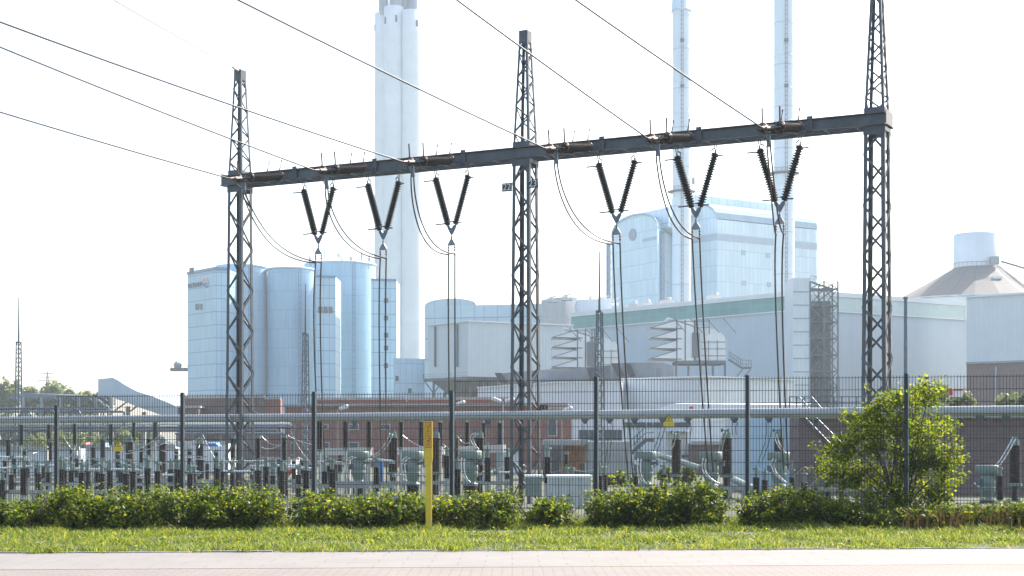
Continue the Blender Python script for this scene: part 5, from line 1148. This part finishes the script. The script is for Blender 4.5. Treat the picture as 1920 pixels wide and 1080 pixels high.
for k in range(8): q = lerp(m1, m2, k / 7); mb.bar(q + Vector((0, -.5, 0)), q + Vector((0, -.5, 1.2)), .07)
for x in (1398, 1403, 1408): q = P(x, 690, 250); mb.bar(q + Vector((0, -.5, 0)), q + Vector((0, -.5, 1.2)), .07)
th.part('railing', mb, M['galvdark']); th.part('legs', MB().bar(P(1393, 692, 250), P(1370, 720, 250), .14).bar(P(1408, 692, 250), P(1390, 712, 250), .14), M['hopper'])
# ---- concrete ducts between them
def duct(pts, Y, label, hood):
    th = Thing('air_duct', P(pts[0][0], pts[0][2], Y), label, 'duct', 'grey ducts on the low white building'); mb = MB(); top = [P(x, y0, Y) for x, y0, y1 in pts]; bot = [P(x, y1, Y) for x, y0, y1 in pts]; o = Vector((0, 5, 0))
    for i in range(len(pts) - 1):
        mb.face([bot[i], bot[i + 1], top[i + 1], top[i]]); mb.face([top[i], top[i + 1], top[i + 1] + o, top[i] + o]); mb.face([bot[i] + o, bot[i + 1] + o, bot[i + 1], bot[i]]); mb.face([top[i] + o, top[i + 1] + o, bot[i + 1] + o, bot[i] + o])
    mb.face([bot[0], top[0], top[0] + o, bot[0] + o]); mb.face([top[-1], bot[-1], bot[-1] + o, top[-1] + o]); th.part('casing', mb, M['duct'])
    for xa, xb, ya, yb, sk in hood:
        q = [P(xa, ya, Y - .3), P(xa + sk, yb, Y - .3), P(xb + sk, yb, Y - .3), P(xb, ya, Y - .3)]; m2_ = MB(); m2_.face(q); m2_.face([p + Vector((0, .25, 0)) for p in q[::-1]])
        for i in range(4): j = (i + 1) % 4; m2_.face([q[i], q[i] + Vector((0, .25, 0)), q[j] + Vector((0, .25, 0)), q[j]])
        th.part('intake_grille', m2_, M['fence'])
duct([(932, 701, 718), (968, 697, 720), (1100, 688, 716), (1160, 684, 714)], 228, 'long grey duct behind the middle lattice tower', [(927, 940, 699, 719, 12), (1100, 1118, 690, 716, 9)])
duct([(1149, 681, 714), (1182, 680, 706), (1243, 680, 710), (1264, 686, 708)], 222, 'weathered grey duct with slanted grilles under the right air-intake house', [(1146, 1160, 681, 706, 12), (1171, 1182, 682, 706, 10)])
# ---- low white building
H = 7.0; A, B, C_ = hp(896, 727, H), hp(1045, 717, H), hp(1165, 716, H); th = Thing('low_white_building', (A.x, A.y, G0), 'low white clad building behind the middle of the fence, left section', 'building'); bk = Vector((2, 18))
prism_part(th, 'wall', [A, B, C_, C_ + bk, A + bk], G0, EYE + H, M['whitebox']); coping(th, A, B, EYE + H, .2, M['trim'], .25, 'roof_edge'); coping(th, B, C_, EYE + H, .2, M['trim'], .25, 'roof_edge')
H = 7.6; A, B, C_ = hp(1165, 711, H), hp(1320, 706, H), hp(1490, 712, H); th = Thing('low_white_building', (A.x, A.y, G0), 'low white clad building in front of the turbine hall, right section', 'building')
prism_part(th, 'wall', [A, B, C_, C_ + bk, A + bk], G0, EYE + H, M['whitebox']); coping(th, A, B, EYE + H, .2, M['trim'], .25, 'roof_edge'); coping(th, B, C_, EYE + H, .2, M['trim'], .25, 'roof_edge')
q = P(1235, 700, A.y - 1.5); th = Thing('caged_ladder', (q.x, q.y, P(0, 752, A.y).z), 'grey caged ladder with a platform on the low white building', 'ladder'); s_ = A.y / F
th.part('cage', MB().box((q.x, q.y + .5, P(0, 720, A.y).z), (.75, .6, 58 * s_)), M['hopper'])
mb = MB()
for x in (-1, 1):
    for y in range(698, 752, 4): mb.bar((q.x + x * .6, q.y, P(0, y, A.y).z), (q.x + x * .45, q.y + .6, P(0, y, A.y).z), .05)
    mb.bar((q.x + x * .62, q.y, P(0, 692, A.y).z), (q.x + x * .62, q.y, P(0, 752, A.y).z), .06)
for y in (742, 748): mb.bar((P(1219, 0, A.y).x, q.y - .6, P(0, y, A.y).z), (P(1251, 0, A.y).x, q.y - .6, P(0, y, A.y).z), .06)
for x in (1219, 1227, 1243, 1251): mb.bar((P(x, 0, A.y).x, q.y - .6, P(0, 742, A.y).z), (P(x, 0, A.y).x, q.y - .6, P(0, 755, A.y).z), .06)
th.part('railing', mb, M['galvdark']); th.part('platform', MB().box((q.x, q.y - .1, P(0, 755, A.y).z), (32 * s_, 1.2, .2)), M['hopper'])
H = 4.1; A, B, C_ = hp(1210, 772, 3.3), hp(1300, 758, H), hp(1500, 762, H); th = Thing('tent_roof_shed', (B.x, B.y, G0), 'white shed with a shallow pitched roof and a small red sign behind the busbar', 'building')
mb = MB(); a3, b3, c3 = [P(x, y, 150) for x, y in ((1198, 778), (1262, 757), (1500, 759))]; d3 = P(1500, 780, 150); e3 = P(1198, 790, 150)
for o in (0,): mb.face([e3, P(1500, 790, 150), c3, b3, a3]); mb.grid([[a3, b3, c3], [p + Vector((3, 9, .3)) for p in (a3, b3, c3)]], close=False, smooth=False)
th.part('gable', mb, M['trim']); th.part('wall', MB().box(((e3.x + d3.x) / 2, 154, (e3.z + G0) / 2), (d3.x - e3.x, 7.8, e3.z - G0)), M['whitebox']); q = P(1296, 765, 149.8); th.part('red_sign', MB().box(q, (.32, .1, .26)), M['red'])
# ---- brick buildings, left and middle
def windows(th, p0, p1, lst, wall_y=None):
    for x, y, w_, h_ in lst:
        f_ = wallbox(th, p0, p1, x, x + w_, y, y + h_, M['winframe'], 'window', .10); wallbox(th, p0, p1, x + .9, x + w_ - .9, y + .9, y + h_ - 1.5, M['winglass'], 'pane', .16, f_)
Yb = 172; fl = lambda x, dy=0: Vector((P(x, 0, Yb + dy).x, Yb + dy))
def brickblock(x0, x1, yt, Y, label, m='redbrick', wins=(), name='brick_building', depth=9, Y1=None, base=G0, cat='building', extra=None):
    A = Vector((P(x0, 0, Y).x, Y)); Y1 = Y1 or Y; B = Vector((P(x1, 0, Y1).x, Y1)); zt = P(0, yt, Y).z; th = Thing(name, (A.x, A.y, base), label, cat)
    bk = Vector((0, depth)); prism_part(th, 'wall', [A, B, B + bk, A + bk], base, zt, M[m]); coping(th, A, B, zt + .06, .28, M['concrete'], .25, 'parapet_cap'); windows(th, A, B, wins); return th, A, B, zt
brickblock(343, 497, 746, 190, 'long dark brick building low behind the leftmost lattice tower', 'purplebrick', [(472, 772, 10, 6)], Y1=186)
brickblock(497, 526, 747.5, 176, 'brick stair block with flat cap right of the leftmost tower', depth=1.6)
th, A, B, zt = brickblock(535, 1068, 762, 168, 'wide red brick building with small white windows behind the busbar tube', 'redbrick',
    [(546, 797, 9, 9), (607, 796, 9, 9), (654, 795, 19, 11), (715, 795, 17, 11), (546, 830, 7, 24), (608, 829, 10, 12), (655, 829, 18, 12)], Y1=160)
wallbox(th, A, B, 533, 1068, 758.5, 763, M['concrete'], 'cornice', .5)
th2, A2_, B2_, _ = brickblock(763, 968, 749, 178, 'raised upper storey of dark red brick behind the fence middle', 'redbrick', Y1=174)
brickblock(592, 762, 749, 182, 'set-back dark red brick storey left of the upper storey', 'redbrick', Y1=180)
th3, A3, B3, _ = brickblock(1010, 1072, 767, 150, 'red brick gate building with a tall white window right of the middle tower', 'redbrick', [(1029, 784, 16, 34)], Y1=148)
brickblock(1296, 1400, 832, 128, 'low dark brick outbuilding with a pale roof edge right of the right warning sign', 'purplebrick', Y1=127)
th, A, B, zt = brickblock(1497, 2010, 783, 86, 'long dark purple brick wall building behind the young tree', 'purplebrick', Y1=82, depth=18)
coping(th, A, B, P(0, 779, 86).z, .3, M['concrete'], .4, 'roof_edge')
for x in (1780, 1852): q = onwall(A, B, x, 786); th.part('wall_lamp', MB().box(q + Vector((0, -.16, 0)), (.27, .24, .16)), M['hopper'])
mb = MB(); rails = [(x, 744) for x in range(1480, 1700, 14)]
for x, y in rails: q = P(x, y, 87.5); mb.bar(q, (q.x, q.y, P(0, 775, 87).z), .05)
for y in (744, 756): mb.bar(P(1480, y, 87.5), P(1700, y, 87.5), .05)
th.part('roof_railing', mb, M['galvdark'])
th = Thing('outside_stair', P(1500, 740, 83.5), 'dark steel stair with bright handrails on the purple brick wall', 'stair')
th.part('stringer', MB().bar(P(1497, 775, 83.5), P(1590, 872, 80), .05, .32).bar(P(1510, 790, 83.5), P(1535, 790, 83.5), .2), M['fence'])
mb = MB()
for o in (0, 23): mb.bar(P(1499 + o, 744, 83.5), P(1528 + o, 778, 83), .05); mb.bar(P(1505 + o, 780, 83.5), P(1560 + o, 835, 81.5), .04)
for k in range(8): q = P(1505 + k * 10, 784 + k * 10.4, 82); mb.bar(q, q + Vector((0, 0, 1.0)), .05)
th.part('handrail', mb, M['galvdark']); th.part('braces', MB().bar(P(1590, 850, 80.5), P(1520, 915, 80.5), .2).bar(P(1560, 855, 80.5), P(1570, 915, 80.5), .2), M['hopper'])
# pale blue wall, white rooms, container, timber shed
A = Vector((P(1400, 0, 90).x, 90)); B = Vector((P(1494, 0, 88.5).x, 88.5)); th = Thing('tank_wall', (A.x, A.y, G0), 'pale blue tiled wall block behind the sixth cable pair', 'building'); prism_part(th, 'wall', [A, B, B + Vector((0, 8)), A + Vector((0, 8))], G0, P(0, 783, 90).z, M['bluewall']); th.part('corner_post', MB().box((B.x + .1, B.y - .1, (P(0, 780, 90).z + G0) / 2), (.24, .24, P(0, 780, 90).z - G0)), M['galvdark'])
A = Vector((P(1168, 0, 132).x, 132)); B = Vector((P(1296, 0, 130).x, 130)); th = Thing('office_block', (A.x, A.y, G0), 'white office block with a grey window band left of and behind the right warning sign', 'building'); prism_part(th, 'wall', [A, B, B + Vector((0, 8)), A + Vector((0, 8))], G0, P(0, 783, 132).z, M['whitebox'])
for x0_, x1_ in ((1170, 1211), (1214, 1223), (1226, 1294)): wallbox(th, A, B, x0_, x1_, 792, 801, M['winglass'], 'window', .15)
wallbox(th, A, B, 1246, 1292, 807, 809, M['trim'], 'canopy', .8); wallbox(th, A, B, 1250, 1288, 812, 868, M['beige'], 'roller_door', .1)
wallbox(th, A, B, 1279, 1292, 853, 858, M['winglass'], 'window', .15)
th = Thing('outside_stair', P(1185, 860, 129), 'grey stair rising to a landing before the white office block', 'stair'); th.part('stringer', MB().bar(P(1184, 850, 129), P(1211, 825, 129), .3).bar(P(1211, 825, 129), P(1226, 825, 129), .3), M['hopper'])
mb = MB()
for dz in (.5, 1.0): mb.bar(P(1184, 848, 128.6) + Vector((0, 0, dz)), P(1211, 823, 128.6) + Vector((0, 0, dz)), .06).bar(P(1211, 823, 128.6) + Vector((0, 0, dz)), P(1226, 823, 128.6) + Vector((0, 0, dz)), .06)
for k in range(6): q = lerp(P(1184, 848, 128.6), P(1211, 823, 128.6), k / 5); mb.bar(q, q + Vector((0, 0, 1)), .05)
th.part('railing', mb, M['galvdark'])
cabinet(1087, 1166, 806, 829, 122, mat('dark_container', (.06, .09, .12), .5), 'dark blue-grey container standing above the concrete wall', 3, 'container', 'container')
cabinet(1106, 1183, 829, 888, 108, M['concrete'], 'rough concrete block wall right of the timber shed', 3, 'concrete_wall', 'wall', False)
th = Thing('timber_shed', P(1062, 880, 112), 'open shed stacked with orange-brown timber right of the middle tower', 'shed')
a, b = P(1020, 826, 112), P(1106, 833, 110); th.part('roof', MB().box(((a.x + b.x) / 2, 113, (a.z + b.z) / 2), (b.x - a.x, 6, .35)), M['concrete'])
for x in (1025, 1102): q = P(x, 830, 111); th.part('post', MB().box((q.x, q.y, (q.z + G0) / 2), (.3, .3, q.z - G0)), M['concrete'])
q = P(1080, 852, 115); th.part('timber_stack', MB().box((q.x, 116, q.z), (1.8, 2, 1.3)).box((q.x - .5, 114.4, q.z - .9), (1.4, 1, .7)), M['wood']); q = P(1048, 856, 116); th.part('back_wall', MB().box(((a.x + b.x) / 2, 117.2, (a.z + G0) / 2), (b.x - a.x, .3, a.z - G0 - .3)), M['hopper'])
for k, (a, b, lb) in enumerate([((1226, 851, 92), (1320, 880, 84), 'slanting pale green pipe behind the right breaker poles'), ((1370, 896, 80), (1420, 920, 74), 'short slanting pale pipe low beside the seventh fence post')]):
    a, b = P(*a), P(*b); th = Thing('slanting_pipe', a, lb, 'pipe'); th.part('pipe', MB().cyl(a, b, .17, n=12), M['eqgreen']); th.part('leg', MB().cyl(lerp(a, b, .5), (lerp(a, b, .5).x, lerp(a, b, .5).y, G0), .08, n=8), M['galv'])
cabinet(1365, 1400, 786, 802, 124, M['beige'], 'beige box unit hanging above the open rack right of the right sign', 2, 'equipment_box', 'box', False)
th = Thing('open_rack', P(1385, 830, 123), 'open white rack with grey boxes between the brick outbuilding and the blue wall', 'rack'); mb = MB()
for x in (1366, 1378, 1398): mb.bar(P(x, 806, 123), P(x, 834, 123), .1)
for y in (808, 816, 831): mb.bar(P(1366, y, 123), P(1400, y, 123), .1)
th.part('frame', mb, M['trim']); th.part('box_row', MB().box(P(1378, 804, 123), (.9, .4, .25)).box(P(1392, 811, 123), (.4, .4, .2)), M['hopper'])

# ---- left side: canopy, conveyor, pipe bridges, far trees and sheds
Ya = 205; th = Thing('open_canopy', P(100, 770, Ya), 'long dark flat canopy on pale concrete columns at the left', 'canopy')
a, b = P(8, 742, 232), P(214, 750, 200); o = Vector((0, 8, 0)); mb = MB(); a2, b2 = a + Vector((6.5, 0, 0.35)), b
th.part('roof', MB().box8([P(8, 747, 232), P(214, 757, 200), P(214, 757, 200) + Vector((-2, 9, 0)), P(8, 747, 232) + Vector((4, 9, 0)), P(40, 736.5, 228), P(214, 745, 200), P(214, 744, 200) + Vector((-2, 9, 0)), P(50, 736.5, 228) + Vector((4, 9, 0))]), M['canopy'])
for x, w_ in ((45, 5), (79, 6.5), (115, 6.5), (149, 6.5), (181, 6.5), (209, 5.5)):
    Yk = lerp(226, 200, (x - 45) / 165); q = P(x, 742, Yk - .6); w2 = w_ / F * Yk; th.part('column', MB().box((q.x, q.y, (q.z - 1.5) / 2), (w2, .5, q.z + 1.5 - .4)), M['concrete']); 
    th.part('corbel', MB().bar((q.x - w2 / 2 - .9, q.y + .5, q.z - .4), (q.x - w2 / 2, q.y + .5, q.z - 1.3), .35), M['canopy'])
th.part('brace', MB().bar(P(184, 750, 199), P(208, 770, 199), .25), M['galv'])
for k, (y, xa, xb) in enumerate(((767, -20, 200), (772, -20, 230), (795, -20, 545), (801, -20, 545), (807, -20, 520), (813, 330, 530))):
    Yk = 178 - k * 4; mb = MB().bar(P(xa, y, Yk + 10), P(xb, y, Yk - 6), .30); th = Thing('pipe_bridge', P(xa, y, Yk + 10), ('long grey-white pipe run level above the left yard, ' + ORD[k] + ' from the top'), 'pipe', 'level pipe runs at the left'); th.part('pipe', MB().cyl(P(xa, y, Yk + 10), P(xb, y, Yk - 6), .12 if k % 2 else .16, n=8), M['alu'] if k == 2 else M['galvdark'])
    for j in range(8): q = lerp(P(xa, y, Yk + 10), P(xb, y, Yk - 6), j / 7 + .01); th.part('support', MB().bar(q, (q.x, q.y, G0), .16), M['galvdark'])
th = Thing('conveyor_house', P(214, 745, 225), 'white conveyor head house with a curved gallery sloping down to the right', 'building'); Yk = 225
a, b, c = P(184, 711, Yk + 6), P(214, 708, Yk), P(240, 708, Yk + 5)
prism_part(th, 'house', [Vector((a.x, a.y)), Vector((b.x, b.y)), Vector((b.x + 2, b.y + 6)), Vector((a.x + 2, a.y + 7))], P(0, 744, Yk).z, b.z, M['trim'] if False else M['hall'])
gt = [(214, 710), (220, 712), (235, 722), (255, 733), (285, 743), (320, 757), (346, 770)]; gb = [(214, 748), (220, 749), (235, 753), (255, 762), (285, 772), (320, 785), (346, 795)]
mb = MB(); T_ = [P(x, y, Yk - .15 * (x - 214)) for x, y in gt]; B_ = [P(x, y, Yk - .15 * (x - 214)) for x, y in gb]; o = Vector((2.2, 5.5, 0))
mb.grid([B_, T_], close=False, smooth=False); mb.grid([T_, [p + o + Vector((0, 0, .3)) for p in T_]], close=False, smooth=False); mb.grid([[p + o for p in T_], [p + o for p in B_]], close=False, smooth=False); mb.grid([[p + o for p in B_], B_], close=False, smooth=False)
th.part('gallery', mb, M['hall']); mb = MB()
for x in (240, 270, 297): q = P(x, 762 + (x - 240) * .35, Yk - 2); mb.box((q.x, q.y, (q.z + G0) / 2), (.5, .5, q.z - G0))
mb.bar(P(215, 770, Yk - 2), P(243, 750, Yk - 2), .2).bar(P(262, 758, Yk - 2), P(243, 772, Yk - 2), .2); th.part('trestle', mb, M['concrete'])
th = Thing('low_brick_shed', P(355, 775, 195), 'low dark shed with white roof line left of the leftmost tower', 'shed'); q = P(361, 765, 188); th.part('wall', MB().box((q.x, q.y, (q.z + G0) / 2), (2.4, 5, q.z - G0)), M['purplebrick']); th.part('roof', MB().box((q.x, q.y, q.z + .1), (2.7, 5.4, .2)), M['trim'])
for k, (x0, x1, y0, y1, Yk, m_, lb) in enumerate([(-10, 150, 842, 862, 125, 'whitebox', 'long low pale shed at the left edge of the yard'), (160, 330, 838, 866, 122, 'whitebox', 'long low pale shed behind the left warning sign'), (335, 425, 832, 862, 126, 'whitebox', 'long low pale shed left of the leftmost tower'), (487, 545, 862, 882, 118, 'beige', 'small beige shed right of the leftmost tower'), (940, 975, 845, 858, 125, 'whitebox', 'small white van-like shed left of the middle tower')]):
    brickblock(x0, x1, y0, Yk, lb, m_, (), 'low_shed', 5, cat='shed')
for x, y, w_, m_, lb, Yk in ((199, 835, 12, 'bluep', 'small bright blue skip on the pale shed roof', 120), (402, 834, 24, 'bluep', 'bright blue awning before the low pale shed left of the leftmost tower', 124), (166, 834, 9, 'red', 'small red-orange awning far left in the yard', 124)):
    q = P(x, y, Yk); w2 = w_ / F * Yk; tag(MB().box8([q + Vector(v) for v in ((-w2 / 2, -1, -.12), (w2 / 2, -1, -.12), (w2 / 2, .5, -.12), (-w2 / 2, .5, -.12), (-w2 / 2 + .1, -1, .12), (w2 / 2 - .2, -1, .12), (w2 / 2 - .2, .5, .2), (-w2 / 2 + .1, .5, .2))]).build('awning', M[m_], None, tuple(q)), lb, 'awning')
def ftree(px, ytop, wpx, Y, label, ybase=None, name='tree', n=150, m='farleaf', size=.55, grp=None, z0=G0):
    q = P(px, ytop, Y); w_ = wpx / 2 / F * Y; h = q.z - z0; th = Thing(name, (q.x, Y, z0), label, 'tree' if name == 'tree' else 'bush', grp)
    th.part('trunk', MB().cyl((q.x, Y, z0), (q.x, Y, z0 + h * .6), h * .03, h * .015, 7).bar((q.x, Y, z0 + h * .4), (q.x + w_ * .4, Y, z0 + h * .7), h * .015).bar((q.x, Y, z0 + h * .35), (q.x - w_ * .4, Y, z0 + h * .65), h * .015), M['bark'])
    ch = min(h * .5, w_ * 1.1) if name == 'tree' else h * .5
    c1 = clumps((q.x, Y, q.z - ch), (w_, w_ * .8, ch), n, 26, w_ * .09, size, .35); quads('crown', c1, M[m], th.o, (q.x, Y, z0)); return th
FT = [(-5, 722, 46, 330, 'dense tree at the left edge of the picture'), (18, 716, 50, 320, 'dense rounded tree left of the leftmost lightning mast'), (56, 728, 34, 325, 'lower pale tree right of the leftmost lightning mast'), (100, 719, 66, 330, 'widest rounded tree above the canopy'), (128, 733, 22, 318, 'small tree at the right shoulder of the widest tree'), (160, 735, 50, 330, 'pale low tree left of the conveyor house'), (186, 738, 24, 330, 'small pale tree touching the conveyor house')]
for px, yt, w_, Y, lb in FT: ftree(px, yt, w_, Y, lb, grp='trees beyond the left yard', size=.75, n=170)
BG = ['dark green bush behind the canopy at the far left', 'green bush behind the first canopy columns', 'green bush behind the middle canopy columns', 'green bush behind the last canopy columns', 'green bush below the conveyor house', 'green bush below the sloping conveyor gallery']
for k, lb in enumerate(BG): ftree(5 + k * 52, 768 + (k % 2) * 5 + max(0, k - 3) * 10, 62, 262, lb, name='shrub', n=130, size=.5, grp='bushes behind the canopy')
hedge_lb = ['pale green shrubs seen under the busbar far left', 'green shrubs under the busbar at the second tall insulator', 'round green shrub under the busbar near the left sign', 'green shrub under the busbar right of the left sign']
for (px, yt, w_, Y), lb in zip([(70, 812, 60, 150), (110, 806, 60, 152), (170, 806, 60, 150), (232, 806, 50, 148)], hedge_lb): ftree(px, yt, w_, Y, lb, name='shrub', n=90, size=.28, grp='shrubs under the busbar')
for (px, yt, w_, Y), lb in zip([(1758, 716, 62, 96), (1802, 733, 50, 95), (1728, 738, 34, 94), (1893, 738, 54, 94), (1925, 736, 36, 93)], ['tall shrub on the terrace right of the young tree', 'lower shrub beside the red and white board on the terrace', 'small shrub just right of the young tree top', 'pale shrub on the terrace near the right edge', 'shrub on the terrace at the right edge']):
    zt_ = P(0, 773, Y).z; ftree(px, yt, w_, Y, lb, name='shrub', n=90, size=.15, z0=zt_, grp='shrubs on the brick terrace')
q = P(1793, 738, 94); th = Thing('terrace_board', q, 'small red and white board among the terrace shrubs', 'board'); th.part('panel', MB().box(q, (.7, .1, .4), 0), M['trim']); th.part('red_edge', MB().box(q + Vector((-.35, -.07, .1)), (.2, .06, .4)).box(q + Vector((.1, -.07, .22)), (.6, .06, .1)), M['red'])
for (px, yt, w_, Y), lb in zip([(1248, 872, 30, 100), (1290, 874, 26, 98), (1165, 886, 50, 96), (1130, 890, 40, 95)], ['bright green shrub behind the breaker pole under the right sign', 'green shrub right of the breaker pole under the right sign', 'low green shrub at the foot of the concrete wall', 'low green shrub behind the rightmost lightning mast']): ftree(px, yt, w_, Y, lb, name='shrub', n=60, size=.2, m='leaf_tree', grp='green shrubs in the yard')
# far transmission pylon, almost lost in the haze
q = P(89, 697, 900); th = Thing('far_pylon', (q.x, 900, G0), 'faint far transmission pylon above the trees at the left', 'pylon'); mb = MB()
for s_ in (-1, 1): mb.bar((q.x + s_ * 4, 900, G0), (q.x, 900, q.z), .5)
for k in range(8): z = lerp(G0, q.z, k / 8); r_ = 4 * (1 - k / 8); z2 = lerp(G0, q.z, (k + 1) / 8); mb.bar((q.x - r_, 900, z), (q.x + 4 * (1 - (k + 1) / 8), 900, z2), .3); mb.bar((q.x + r_, 900, z), (q.x - 4 * (1 - (k + 1) / 8), 900, z2), .3)
th.part('tower_body', mb, M['galvdark']); mb = MB()
for y, w_ in ((700, 20), (707, 28), (714, 36)): mb.bar(P(89 - w_ / 2, y, 900), P(89 + w_ / 2, y, 900), .45)
th.part('cross_arms', mb, M['galvdark'])
